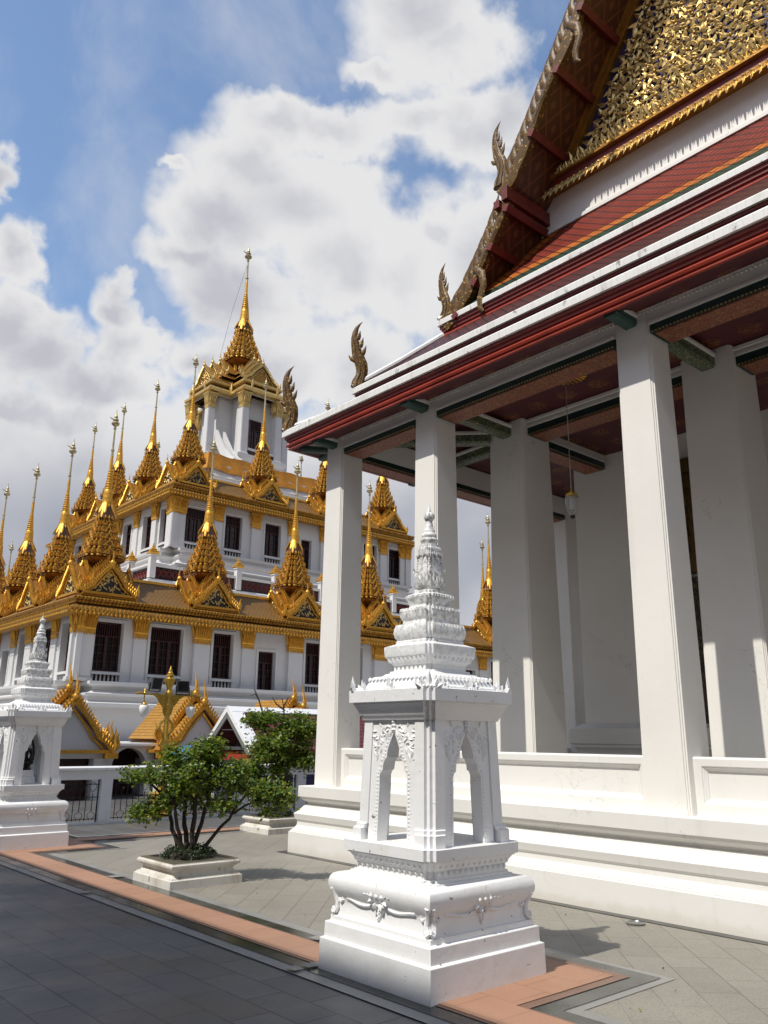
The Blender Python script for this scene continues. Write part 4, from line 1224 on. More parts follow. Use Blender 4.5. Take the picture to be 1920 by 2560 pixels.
def eaves(H, Z):
    lsq([(H + .20, Z - .02), (H + .42, Z - .03), (H + .48, Z + .0), (H + .70, Z + .01), (H + .72, Z + .05), (H + .74, Z + .10), (H + .70, Z + .125)], 'eave', GOLD_RIB, 0, 30)
    lsq([(H + .72, Z + .126), (H + .30, Z + .36)], 'eave_tiles', GTILE_X, 0)
    for k in range(2):
        b = MB()
        b.T = face(k)
        n = int(2 * (H + .7) / .16)
        for j in range(n):
            u = -H - .7 + (j + .5) * .16
            b.leaf((u, -H - .70, Z + .10), (0, -.15, 1), (0, -1, 0), .14, .10, .03)
            b.leaf((u, -H - .735, Z + .03), (0, 0, -1), (0, -1, 0), .11, .10, .03)
        b.build('eave_antefix', GOLD, loha, 50)
    lsq([(H + .26, Z + .33), (H + .42, Z + .36), (H + .45, Z + .44), (H + .40, Z + .45), (H + .44, Z + .47), (H + .48, Z + .56), (H + .46, Z + .60), (H + .2, Z + .62)], 'cornice', GOLD_RIB, 0, 30)
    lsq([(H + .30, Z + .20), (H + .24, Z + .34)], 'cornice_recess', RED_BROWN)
    b = MB(); r = []
    for h, z in ((H + .34, Z + .60), (H - .3, Z + 1.0), (H - 1.1, Z + 1.68)): r.append([(LX - h, LY - h, z), (LX + h, LY - h, z), (LX + h, LY + h, z), (LX - h, LY + h, z)])
    for kk, nm, m in ((0, 'front', GTILE_X), (1, 'side', GTILE_Y)):
        b = MB()
        for j in ((0, 2) if kk == 0 else (1, 3)):
            q = (j + 1) % 4
            b = MB()
            for a, c in zip(r, r[1:]): b.add([a[j], a[q], c[q], c[j]], [(0, 1, 2, 3)])
            b.build('roof', m, loha)
    lsq([(H - 1.02, Z + 1.64), (H - 1.03, Z + 1.75), (H - 1.22, Z + 1.75), (H - 1.24, Z + 1.5)], 'roof_ridge', GOLD)
eaves(14.2, 5.80)
lsq([(13.1, 7.30), (9.4, 7.34)], 'terrace', WHITE_LOHA)
# parapet of the first terrace
lsq([(9.42, 7.30), (9.42, 8.16), (9.58, 8.20), (9.68, 8.26), (9.68, 8.34), (9.58, 8.40), (9.50, 8.42), (9.3, 8.43)], 'parapet_base', WHITE_LOHA, 0, 40)
lsq([(9.40, 8.97), (9.60, 8.97), (9.62, 9.0), (9.62, 9.09), (9.40, 9.10)], 'parapet_rail', WHITE_LOHA)
PP = [-9.5, -7.4, -5.05, -2.9, 0, 2.9, 5.05, 7.4, 9.5]
for k in range(2):
    T = face(k)
    b = MB(); b.T = T; b.box(-9.4, 9.4, -9.46, -9.44, 8.43, 8.97); scr = b.build('parapet_screen', GLASS_DARK, loha)
    g = MB(); g.T = T
    for a, c in zip(PP, PP[1:]):
        n = int((c - a - .4) / .27)
        for j in range(n):
            u = a + .2 + (c - a - .4) * (j + .5) / n
            for rr in (.125, .07):
                g.tube([(u + rr * math.cos(t * PI / 5), -9.47, 8.70 + rr * 1.6 * math.sin(t * PI / 5)) for t in range(11)], .018, 4)
    g.build('lattice', FASCIA_DARK, scr, 50)
    for u in PP[:-1] if k else PP:
        b = MB(); b.T = T; b.box(u - .14, u + .14, -9.68, -9.40, 8.42, 9.42); b.box(u - .18, u + .18, -9.72, -9.36, 9.421, 9.48); o = b.build('parapet_post', WHITE_LOHA, loha, None, .01)
        b = MB(); b.T = T
        b.square([(.17, 9.481), (.22, 9.53), (.19, 9.58), (.20, 9.62), (.12, 9.67), (.13, 9.72), (.07, 9.78), (.03, 9.92), (.005, 10.02)], (u, -9.54, 0))
        b.build('post_finial', GOLD, o, 40)
# ---- middle storey
lsq([(8.7, 8.0), (8.7, 9.15), (8.55, 9.2), (8.5, 9.35), (8.62, 9.42), (8.62, 9.5), (8.35, 9.58), (8.25, 9.72), (8.25, 9.82), (8.35, 9.9), (8.35, 9.97), (8.1, 10.02), (8.05, 10.16), (8.2, 10.24), (8.22, 10.36), (7.7, 10.37)], 'middle_podium', WHITE_LOHA, .7, 30)
MW = [(-7.12, -5.86, 0), (-4.88, -3.88, 0), (-2.47, -1.46, 0), (-.12, .58, 1), (1.92, 2.93, 0), (4.34, 5.34, 0), (6.3, 7.4, 0)]
MP = [(-7.75, .40, .20), (-7.33, .36, .12), (-5.3, .44, .09), (-3.1, .50, .14), (-.78, .44, .09), (1.40, .5, .14), (3.6, .44, .09), (5.8, .5, .14), (7.33, .36, .12), (7.75, .40, .20)]
DM = 7.72
for k in range(4):
    T = face(k)
    ops = [(a, c, 10.48 if t else 10.84, 12.10 if t else 12.60) for a, c, t in MW] + [(a, c, 10.45, 10.70) for a, c, t in MW if not t]
    if k > 1: ops = []
    wallface(T, -7.72, 7.72, 10.37, 13.25, DM, ops, .3)
    if k > 1: continue
    for a, c, t in MW:
        window(T, a, c, 10.48 if t else 10.84, 12.10 if t else 12.60, DM, .3, t)
        if not t: balusters(T, a, c, 10.45, 10.70, DM)
    for u, w, th in MP:
        pilaster(T, u, w, DM, 10.37, 12.25, th); capital(T, u, w, DM, 12.2, 12.93, th)
eaves(7.62, 12.98)
lsq([(6.4, 14.45), (4.0, 14.5)], 'terrace', WHITE_LOHA)
# ---- top terrace wrapped in saffron cloth, and the cross-shaped tower
lsq([(4.45, 14.45), (4.45, 15.3), (4.32, 15.35), (4.32, 15.5), (4.5, 15.58), (4.5, 15.72), (4.3, 15.8), (4.22, 16.0), (4.22, 16.5), (4.05, 16.52), (4.05, 17.05), (3.2, 17.06)], 'top_podium', WHITE_LOHA, .35, 30)
cl = [(4.30, 16.15), (4.28, 16.4), (4.22, 16.6), (4.20, 17.10), (4.02, 17.16)]
b = MB()
rings = []
for h, z in cl:
    ring = []
    for k in range(4):
        cs, sn = ((1, 0), (0, 1), (-1, 0), (0, -1))[k]
        for j in range(24):
            u = -1 + 2 * j / 24
            e = .04 * math.sin(j * 2.1 + k) * (1 if z < 17 else .3)
            zz = z - .10 * (1 - u * u) * (1 if z < 16.7 else .4) + .04 * math.sin(j * 1.3 + k * 2)
            x, y = h + e, u * h
            ring.append((LX + x * cs - y * sn, LY + x * sn + y * cs, zz))
    rings.append(ring)
b.loft(rings, False, False); b.build('saffron_sash', ORANGE_CLOTH, loha, 60)
def cross(w, L, z): return [(LX + x, LY + y, z) for x, y in ((w, -L), (w, -w), (L, -w), (L, w), (w, w), (w, L), (-w, L), (-w, w), (-L, w), (-L, -w), (-w, -w), (-w, -L))]
def lcross(prof, name, mat, smooth=None):
    b = MB(); b.loft([cross(w, L, z) for w, L, z in prof], False, False); return b.build(name, mat, loha, smooth)
lcross([(1.75, 3.2, 17.0), (1.75, 3.2, 17.35), (1.62, 3.05, 17.4), (1.55, 2.98, 17.55), (1.7, 3.12, 17.7), (1.74, 3.15, 17.75), (1.74, 3.15, 18.0), (.3, .6, 18.005)], 'tower_podium', WHITE_LOHA, 30)
lcross([(1.05, 2.05, 18.0), (1.05, 2.05, 22.2)], 'tower_wall', WHITE_LOHA)
for k in range(2):
    T = face(k)
    for u in (0,):
        window(T, u - .42, u + .42, 18.4, 20.7, 2.38, .32)
        b = MB(); b.T = T; b.box(-.95, .95, -2.95, -2.85, 18.35, 18.5); b.build('tower_rail', WHITE_LOHA, loha)
        b = MB(); b.T = T; b.box(-.93, .93, -2.91, -2.89, 18.0, 18.35); b.build('tower_rail_panel', WOOD_RED, loha)
for k in range(4):
    T = face(k)
    for u in (-1.22, 1.22):
        b = MB(); b.T = T; b.square([(.30, 18.0), (.30, 18.12), (.25, 18.16), (.235, 21.2)], (u, -2.72, 0), .03, 1); b.build('tower_column', WHITE_LOHA, loha)
        b = MB(); b.T = T
        b.square([(.245, 21.15), (.27, 21.2), (.25, 21.26), (.26, 21.6), (.31, 21.9), (.36, 21.98), (.36, 22.05)], (u, -2.72, 0), .03, 1)
        for q in range(4):
            n3 = Vector(((1, 0, 0), (0, 1, 0), (-1, 0, 0), (0, -1, 0))[q]); t3 = Vector((-n3.y, n3.x, 0))
            for s in (-.18, -.06, .06, .18):
                b.leaf(Vector((u, -2.72, 21.3)) + n3 * .26 + t3 * s, n3 * .12 + Vector((0, 0, 1)), n3, .6, .13, .05, .04)
                b.leaf(Vector((u, -2.72, 21.2)) + n3 * .25 + t3 * s, (0, 0, -1), n3, .2, .12, .03)
        b.build('gold_capital', GOLD_PALE, loha, 40)
lcross([(1.30, 2.80, 22.04), (1.30, 2.80, 22.2)], 'tower_lintel', WHITE_LOHA)
lcross([(1.25, 2.75, 22.10), (1.52, 3.02, 22.16), (1.58, 3.08, 22.20), (1.58, 3.08, 22.36), (1.48, 2.98, 22.40), (1.40, 2.9, 22.55)], 'tower_eave', GOLD_PALE, 30)
lcross([(1.47, 2.97, 22.41), (1.15, 2.60, 22.72)], 'tower_tiles', GTILE_X)
lcross([(1.10, 2.5, 22.70), (1.36, 2.80, 22.78), (1.42, 2.86, 22.84), (1.42, 2.86, 22.98), (1.2, 2.6, 23.02), (.3, .6, 23.03)], 'tower_cornice', GOLD_PALE, 30)
# ------------------------------------------------------------ spires (z = 0 at the foot of the bell)
def spire_parts(parent_loc):
    b = MB()
    b.square([(.44, -2.75), (.44, -2.55), (.40, -2.5), (.34, -2.45), (.33, -1.98), (.37, -1.92), (.42, -1.86), (.56, -1.76), (.68, -1.68), (.72, -1.62), (.6, -1.6)], (0, 0, 0), .075)
    g, r = MB(), MB()
    z0 = -1.60
    tiers = []
    for h, dz in ((.77, .32), (.66, .305), (.545, .29), (.44, .275), (.36, .25), (.315, .15)):
        s_ = h * .2
        b.square([(h * .88, z0), (h * .97, z0 + .03), (h * .97, z0 + .055), (h * .92, z0 + .06), (h * 1.0, z0 + .078), (h * 1.0, z0 + .118), (h * .9, z0 + .126)], (0, 0, 0), s_)
        if dz > .2: r.square([(h * .82, z0 + .10), (h * .80, z0 + dz + .03)], (0, 0, 0), s_ * .82)
        tiers.append((h, s_, z0, dz))
        z0 += dz
    for h, s_, z, dz in tiers:
        up = min(dz * .62, .18)
        for k in range(4):
            n = Vector(((1, 0, 0), (0, 1, 0), (-1, 0, 0), (0, -1, 0))[k]); t = Vector((-n.y, n.x, 0))
            zt = Vector((0, 0, z + .118))
            # bright petals on the stepped corners
            for m in (0, 1, 2):
                p = n * (h - m * s_) + t * (h - (2 - m) * s_)
                d = (n + t).normalized()
                g.leaf(p * .95 + zt, Vector((0, 0, 1)) + d * .16, d, up * 1.1, s_ * 1.15, .045, .02)
                g.ball(p * .93 + zt + Vector((0, 0, .03)), s_ * .36, 6, 4)
                g.leaf(p * .99 + Vector((0, 0, z + .07)), (0, 0, -1), d, .075, s_ * .9, .02)
                if dz > .2: g.leaf(p * .86 + zt + Vector((0, 0, up * .55)), Vector((0, 0, 1)) + d * .2, d, up * .75, s_ * .9, .04, .02)
            # triangular antefix and little leaves along each face
            w = h - 2 * s_
            if dz > .2:
                for sg in (-1, 1):
                    g.loft([[tuple(n * (h * .96 + e_) + t * sg * u + zt + Vector((0, 0, v))) for u, v in ((w * .62, 0), (w * .44, 0), (0, up * 1.15), (0, up * 1.5))] for e_ in (-.03, .02)])
                g.leaf(n * h * .97 + zt + Vector((0, 0, up * 1.3)), (0, 0, 1), n, .10, .05, .02)
            for u in (-.85, -.28, .28, .85): g.leaf(n * h * .95 + t * u * w + zt, Vector((0, 0, 1)) + n * .1, n, up * .55, w * .34, .03, .01)
            for u in (-.8, -.4, 0, .4, .8): g.leaf(n * h * .985 + t * u * w + Vector((0, 0, z + .072)), (0, 0, -1), n, .06, w * .3, .018)
            if h > .6:
                for u in (-.9, -.45, 0, .45, .9): g.leaf(n * .345 + t * u * .28 + Vector((0, 0, -1.98)), (0, 0, -1), n, .42, .10, .05)
    body = b.build('spire', SPIRE_CORE, None, 35)
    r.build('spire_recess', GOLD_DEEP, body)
    g.build('leaf_tier', GOLD, body, 50)
    BS = Matrix.Diagonal((1.28, 1.28, 1, 1))
    b = MB(); b.T = BS; b.square([(.26, 0), (.25, .06), (.215, .22), (.175, .42), (.14, .60), (.12, .64)], (0, 0, 0), .05, 1)
    bell = b.build('bell', BELL_BROWN, body, 40)
    b = MB(); b.T = BS
    for q in range(4):
        for dq, L, w in ((-.30, .44, .085), (0, .62, .10), (.30, .44, .085)):
            a = PI / 4 + q * PI / 2 + dq; d = Vector((math.cos(a), math.sin(a), 0))
            b.tube([d * (.155 + .165 * k / 5) + Vector((0, 0, .63 - .63 * (L / .62) * k / 5)) for k in range(6)], [.035, w * .45, w * .5, w * .5, w * .46, w * .2], 6, .6, d)
        a = q * PI / 2; d = Vector((math.cos(a), math.sin(a), 0))
        b.leaf(d * .14 + Vector((0, 0, .64)), Vector((0, 0, -1)) + d * .22, d, .2, .10, .02)
    for k in range(16):
        a = 2 * PI * k / 16; d = Vector((math.cos(a), math.sin(a), 0))
        b.leaf(d * .27 + Vector((0, 0, -.03)), Vector((0, 0, 1)) + d * .05, d, .15, .085, .025)
    b.lathe([(.15, .60), (.165, .64), (.15, .67)], 16)
    b.build('bell_petals', GOLD, body, 40)
    p = [(.15, .66)]
    for k in range(3):
        z = .68 + .17 * k; r = .140 - .009 * k
        p += [(r * 1.04, z), (r * 1.06, z + .02), (r, z + .03), (r * .97, z + .15)]
    for k in range(8):
        z = 1.20 + .105 * k; r = .112 * (1 - k / 14)
        p += [(r * .93, z), (r * 1.0, z + .012), (r * 1.04, z + .03), (r * 1.02, z + .05), (r * .84, z + .062), (r * .80, z + .095)]
    p += [(.045, 2.06), (.040, 2.6)]
    b = MB(); b.T = Matrix.Diagonal((1.42, 1.42, 1, 1)); b.lathe(p, 12); b.build('ring_cone', GOLD, body, 40)
    b = MB(); b.T = Matrix.Diagonal((1.3, 1.3, 1, 1)); b.lathe([(.044, 2.58), (.036, 2.80), (.055, 2.82), (.055, 2.86), (.034, 2.88), (.028, 3.5), (.026, 3.72), (.045, 3.74), (.05, 3.78), (.03, 3.80), (.03, 3.85), (.06, 3.87), (.115, 3.93), (.125, 3.98), (.10, 4.03), (.06, 4.06),
                       (.08, 4.09), (.09, 4.13), (.07, 4.18), (.045, 4.20), (.055, 4.23), (.055, 4.27), (.03, 4.33), (.016, 4.42), (.003, 4.60)], 10)
    b.tube([(.02, 0, 4.12), (-.12, .02, 4.16), (-.20, .03, 4.22)], [.012, .022, .003], 5)
    b.build('finial', FINIAL_GOLD, body, 40)
    return body
def gable_mesh(w, h, y0, yb, z0):
    """gable facing -Y: half width w, rise h, front plane y0, roof back to yb"""
    gold, red, tl, ped = MB(), MB(), MB(), MB()
    for sg in (-1, 1):
        L = [(sg * (w + .10), z0 - .02), (sg * (w - .02), z0 + .10), (sg * w * .80, z0 + h * .22), (sg * w * .62, z0 + h * .34), (sg * w * .52, z0 + h * .50), (sg * w * .30, z0 + h * .74), (0, z0 + h + .05)]
        secs = []
        for i, (x, z) in enumerate(L):
            hh = .105 + .02 * math.sin(i * 2.2)
            secs.append([(x, y0 - .05, z + hh), (x, y0 + .04, z + hh), (x, y0 + .04, z - hh), (x, y0 - .05, z - hh)])
        gold.loft(secs)
        q = [(x * .80, z0 + (z - z0) * .82) for x, z in L]
        gold.tube([(x, y0 + .05, z) for x, z in q], .035, 6)
        M_ = resample([(x, z) for x, z in L], .10)
        for i in range(1, len(M_) - 1):
            x, z = M_[i]
            gold.leaf((x, y0 - .01, z + .09), (sg * .55, 0, 1), (0, -1, 0), .16, .075, .035)
            gold.leaf((x, y0 - .055, z - .08), (sg * .35, 0, 1), (0, -1, 0), .15, .055, .03)
        # tail flames at the foot
        for a, L_ in ((.25, .34), (.7, .26), (-.2, .26)):
            gold.leaf((sg * (w + .06), y0 - .01, z0), (sg * a, 0, 1), (0, -1, 0), L_, .13, .05)
        gold.tube([(sg * (w + .12), y0, z0 + .02), (sg * (w + .2), y0, z0 + .18), (sg * (w + .15), y0, z0 + .34), (sg * (w + .20), y0, z0 + .48)], [.05, .045, .028, .004], 6)
        red.add([(sg * w, y0 + .02, z0), (0, y0 + .02, z0 + h), (0, yb, z0 + h), (sg * w, yb, z0)], [(0, 1, 2, 3)])
        tl.add([(sg * (w + .05), y0 - .03, z0 + .02), (0, y0 - .03, z0 + h + .10), (0, yb, z0 + h + .10), (sg * (w + .05), yb, z0 + .02)], [(0, 1, 2, 3)])
    gold.box(-w, w, y0 - .03, y0 + .05, z0 - .07, z0 + .02)
    gold.ball((0, y0 - .02, z0 + h + .12), .10, 8, 6, 1.3)
    gold.tube([(0, y0, z0 + h + .18), (0, y0 - .05, z0 + h + .32), (0, y0 - .02, z0 + h + .46), (0, y0 - .06, z0 + h + .60)], [.045, .035, .02, .003], 6)
    ped.add([(-w * .86, y0 + .10, z0), (w * .86, y0 + .10, z0), (0, y0 + .10, z0 + h * .86)], [(0, 1, 2)])
    sc = MB()
    rng = random.Random(4)
    for i in range(60):
        z = z0 + h * .72 * rng.random(); m = w * .80 * (1 - (z - z0) / (h * .86)); x = rng.uniform(-m, m)
        if z > z0 + h * .66: x *= .4
        an = rng.uniform(-1.2, 1.2)
        sc.leaf((x, y0 + .085, z), (math.sin(an), 0, math.cos(an)), (0, -1, 0), .15, .075, .025, .02)
    return gold, red, tl, ped, sc
def add_gables(body, w, h, g, z0, dirs, layers=2):
    for k in dirs:
        T = Matrix.Rotation(-k * PI / 2, 4, 'Z')
        base = None
        acc = [MB() for _ in range(5)]
        for l in range(layers):
            gm = gable_mesh(w - .10 * l, h - .04 * l, -g + .50 * l, 0, z0 + .34 * l)
            for A, B in zip(acc, gm):
                A.T = T; A.add(B.v, B.f); A.T = None
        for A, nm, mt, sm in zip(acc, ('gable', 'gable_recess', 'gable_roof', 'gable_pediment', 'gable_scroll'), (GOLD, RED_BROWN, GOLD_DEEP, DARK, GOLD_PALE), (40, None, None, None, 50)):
            A.build(nm, mt, body, sm)
UZ = 9.65
proto = spire_parts(None)
add_gables(proto, .92, 1.02, 1.12, 6.62 - UZ, (0, 1, 2, 3))
proto.parent = loha
D = 4.45
spots = []
for i in range(7):
    for j in range(7):
        if i in (0, 6) or j in (0, 6): spots.append(((i - 3) * D, (j - 3) * D, UZ, 1.))
for i in range(4):
    for j in range(4):
        if i in (0, 3) or j in (0, 3): spots.append(((i - 1.5) * D, (j - 1.5) * D, UZ + 7.2, 1.))
for i, (x, y, z, s) in enumerate(spots):
    o = proto if i == 0 else copy_tree(proto, loha)
    o.location = (x, y, z)
# square seats under the gables
b = MB()
for x, y, z, s in spots:
    for q in range(4):
        pass
    b.box(LX + x - 1.05, LX + x + 1.05, LY + y - 1.05, LY + y + 1.05, z - 3.32, z - 3.10)
b.build('spire_seat', GOLD, loha)
top = spire_parts(None); top.parent = loha; top.location = (0, 0, 27.6); top.scale = (1.55, 1.55, 1.47)
for k in range(4):
    for l, (w, h, g, z0) in enumerate(((1.22, 1.25, 2.66, 23.06), (1.08, 1.2, 2.1, 23.5), (.9, 1.1, 1.55, 23.95))):
        gm = gable_mesh(w, h, -g, 0, z0)
        T = face(k)
        for B, nm, mt, sm in zip(gm, ('gable', 'gable_recess', 'gable_roof', 'gable_pediment', 'gable_scroll'), (GOLD_PALE, RED_BROWN, GOLD_DEEP, GOLD_DEEP, GOLD_PALE), (40, None, None, None, 50)):
            A = MB(); A.T = T; A.add(B.v, B.f); A.build('tower_' + nm, mt, loha, sm)
    b = MB(); b.T = face(k)
    for u in (-1.5, -.9, .9, 1.5):
        b.tube([(u, -3.0 if abs(u) < 1.2 else -1.5, 22.4), (u * 1.04, -3.06 if abs(u) < 1.2 else -1.5, 22.65), (u, -3.04 if abs(u) < 1.2 else -1.5, 22.85), (u * 1.05, -3.1 if abs(u) < 1.2 else -1.5, 23.1)], [.07, .075, .045, .004], 6)
    b.build('corner_flame', GOLD_PALE, loha, 50)
b = MB()
b.lathe([(1.0, 23.0), (1.0, 23.6), (.72, 23.65), (.70, 24.6)], 12, (LX, LY, 0)); b.build('tower_neck', RED_BROWN, loha, 40)
b = MB()
for k in range(12):
    a = 2 * PI * k / 12
    b.tube([(LX + .78 * math.cos(a), LY + .78 * math.sin(a), 23.4), (LX + .76 * math.cos(a), LY + .76 * math.sin(a), 25.0)], .12, 6)
b.build('tower_colonnette', GOLD, loha, 40)
b = MB(); b.tube([(LX - .02, LY, 32.9), (LX - 1.25, LY - .5, 28.6), (LX - 2.4, LY - 1.0, 23.6)], .009, 5); b.build('guy_wire', BLACK_METAL, loha)
# curved stair flank on the top terrace
for k in range(2):
    b = MB(); b.T = face(k)
    for u in (-1.9, -2.4):
        b.loft([[(u - .08, y, z), (u + .08, y, z), (u + .08, y, z - .8), (u - .08, y, z - .8)] for y, z in ((-1.7, 19.6), (-2.2, 18.9), (-2.8, 18.1), (-3.5, 17.5), (-4.0, 17.2))])
    b.build('stair_flank', WHITE_LOHA, loha)
# ------------------------------------------------------------------ courtyard fence with iron grilles
FY = 15.75
fence = thing('courtyard_fence', 'low white balustrade wall with black iron grilles along the far side of the courtyard', 'fence', (2, FY, 0))
b = MB()
b.box(-12, 40, FY + .012, FY + .20, .80, .955)
b.box(-12, 40, FY + .012, FY + .20, -.01, .035)
b.build('wall_rail', WHITE_FENCE, fence)
b = MB(); b.loft([[(x, FY + y, z) for y, z in ((-.035, .972), (-.035, 1.012), (-.01, 1.035), (.22, 1.035), (.245, 1.012), (.245, .972), (.21, .956), (0, .956))] for x in (-12, 40)])
b.build('coping', WHITE_FENCE, fence)
def fpost(x):
    b = MB(); b.box(x - .11, x + .11, FY, FY + .212, -.01, .9545); return b
PX = [6.855 + 1.522 * k for k in range(-10, 19)]
o0 = None
for x in PX:
    if o0 is None: o0 = fpost(x).build('post', WHITE_FENCE, fence, None, .006); x0 = x
    else:
        o = o0.copy(); COL.objects.link(o); o.location.x += x - x0
def grille(x0, x1):
    b = MB(); y = FY + .10; z0, z1 = .06, .77
    for z in (z0 + .03, z0 + .42, z1 - .06): b.box(x0, x1, y - .006, y + .006, z - .007, z + .007)
    n = 11; s = (x1 - x0) / n
    for k in range(1, n):
        x = x0 + s * k
        if k % 2: b.box(x - .006, x + .006, y - .0055, y + .0055, z0, z1)
        else:
            b.box(x - .006, x + .006, y - .0055, y + .0055, z0 + .16, z1 - .22)
            for sg in (-1, 1):
                b.tube([(x, y, z0 + .16), (x + sg * s * .55, y, z0 + .13), (x + sg * s * .62, y, z0 + .08), (x + sg * s * .30, y, z0 + .04), (x + sg * s * .3, y, z0)], .006, 4)
                b.tube([(x, y, z1 - .20), (x + sg * s * .25, y, z1 - .17), (x + sg * s * .62, y, z1 - .12), (x + sg * s * .55, y, z1 - .07), (x, y, z1 - .02)], .006, 4)
    for x in (x0 + .02, x1 - .02): b.box(x - .01, x + .01, y - .01, y + .01, z0 - .03, z1 + .03)
    return b
g0 = None
for a, c in zip(PX, PX[1:]):
    if g0 is None: g0 = grille(a + .11, c - .11).build('iron_grille', BLACK_METAL, fence); a0 = a
    else:
        o = g0.copy(); COL.objects.link(o); o.location.x += a - a0
# ------------------------------------------------------------------ gate roofs and arcade beyond the fence
arc = thing('arcade_wall', 'low pale arcade wall with dark round arches behind the fence', 'wall', (2, 22.4, 0))
AX = [-3.95 + 1.585 * k for k in range(26)]
b = MB()
def arch_piece(xc, w, x0, x1, y0, y1, h, top):
    """wall bay with a round-headed opening"""
    n = 14
    pts = [(xc - w, 0)] + [(xc - w * math.cos(PI * k / n), h + w * math.sin(PI * k / n)) for k in range(n + 1)] + [(xc + w, 0)]
    L = [(x0, 0)] + pts[:n // 2 + 2] + [(xc, top), (x0, top)]
    Rr = pts[n // 2 + 1:] + [(x1, 0), (x1, top), (xc, top)]
    for pl in (L, Rr):
        b.loft([[(x, y0, z) for x, z in pl], [(x, y1, z) for x, z in pl]])
for a in AX: arch_piece(a, .50, a - .7925, a + .7925, 22.4, 22.7, .78, 1.33)
b.build('arch_bay', WHITE_LOHA, arc)
b = MB(); b.box(AX[0] - .9, AX[-1] + .9, 22.30, 22.75, 1.332, 1.385); b.build('ledge', WHITE_FENCE, arc)
b = MB(); b.box(AX[0] - .9, AX[-1] + .9, 23.6, 23.7, 0, 1.3); b.build('inner_wall', WOOD_RED, arc)
b = MB(); b.box(AX[0] - .9, AX[-1] + .9, 22.6, 28, 1.386, 1.42); b.build('arcade_roof', WHITE_LOHA, arc)
def gate(x, y, label):
    t = thing('gate_porch', label, 'gate', (x, y, 0), 'gold roofed gate porches before the spired temple')
    W_, H_ = 1.08, 1.22
    for i, (w, h, yy, z0) in enumerate(((W_, H_, 0., 1.22), (W_ - .08, H_ - .02, .55, 1.50))):
        gm = gable_mesh(w, h, y + yy, y + 2.6, z0)
        off = Matrix.Translation((x, 0, 0))
        for B, nm, mt, sm in zip(gm, ('gilded_barge', 'red_underside', 'tiled_roof', None, None), (GOLD, FASCIA_DARK, GATE_TILE, None, None), (40, None, None, None, None)):
            if nm is None: continue
            A = MB(); A.T = off; A.add(B.v, B.f); A.build(nm, mt, t, sm)
    b = MB()
    for sg in (-1, 1):
        b.tube([(x + sg * (W_ + .02), y, 1.18), (x + sg * (W_ + .12), y, 1.32), (x + sg * (W_ + .06), y, 1.5), (x + sg * (W_ + .10), y, 1.68), (x + sg * (W_ + .07), y, 1.85)], [.07, .08, .055, .03, .004], 8)
        b.tube([(x + sg * (W_ - .08), y, 1.45), (x + sg * (W_ + .0), y, 1.62), (x + sg * (W_ - .06), y, 1.82), (x + sg * (W_ - .02), y, 2.02)], [.05, .05, .03, .004], 8)
        b.box(x + sg * W_ - .16, x + sg * W_ + .16, y - .12, y + .3, 1.02, 1.16)
        b.box(x + sg * (W_ + .1) - .10, x + sg * (W_ + .1) + .10, y + .31, y + 2.5, 1.16, 1.24)
    for z0 in (2.50, 2.76):
        yy = y if z0 < 2.6 else y + .55
        b.tube([(x, yy, z0), (x, yy - .06, z0 + .16), (x, yy + .0, z0 + .34), (x, yy + .06, z0 + .5), (x, yy + .10, z0 + .78)], [.075, .06, .030, .018, .002], 8)
        b.tube([(x, yy - .05, z0 + .1), (x, yy - .17, z0 + .22), (x, yy - .16, z0 + .36), (x, yy - .14, z0 + .5)], [.03, .018, .012, .002], 6)
    b.build('horn_finial', GOLD, t, 40)
    b = MB(); b.prism([(x - W_ + .04, 1.02), (x - W_ + .04, 1.24), (x, 1.22 + H_ * .9), (x + W_ - .04, 1.24), (x + W_ - .04, 1.02)], y + .12, y + .3, 1); b.build('gable_wall', WHITE_LOHA, t)
    b = MB()
    for sg in (-1, 1): b.box(x + sg * .86 - .18, x + sg * .86 + .18, y + .08, y + .42, -.01, 1.019)
    b.build('gate_pier', WHITE_LOHA, t)
    b = MB(); b.box(x - .66, x + .66, y + .5, y + .56, 0, 1.1); b.build('gate_door', WOOD_RED, t)
    for sg in (-1, 1):
        b = MB(); b.box(x + sg * .98 - .06, x + sg * .98 + .06, y + .45, y + 2.3, .98, 1.16); b.build('red_frieze', FASCIA, t)
        b = MB(); b.box(x + sg * .98 - .05, x + sg * .98 + .05, y + .45, y + 2.3, -.01, .98); b.build('side_wall', WHITE_LOHA, t)
gate(8.33, 21.6, 'gold gabled gate porch behind the far corner shrine')
gate(12.08, 21.6, 'gold gabled gate porch just behind the golden lamp post')
gate(15.6, 21.6, 'gold gate porch mostly hidden behind the white gabled pavilion')
WEATHERED = plaster('peeling_grey_board', (.16, .165, .16), (.62, .62, .60), .8, 1.6)
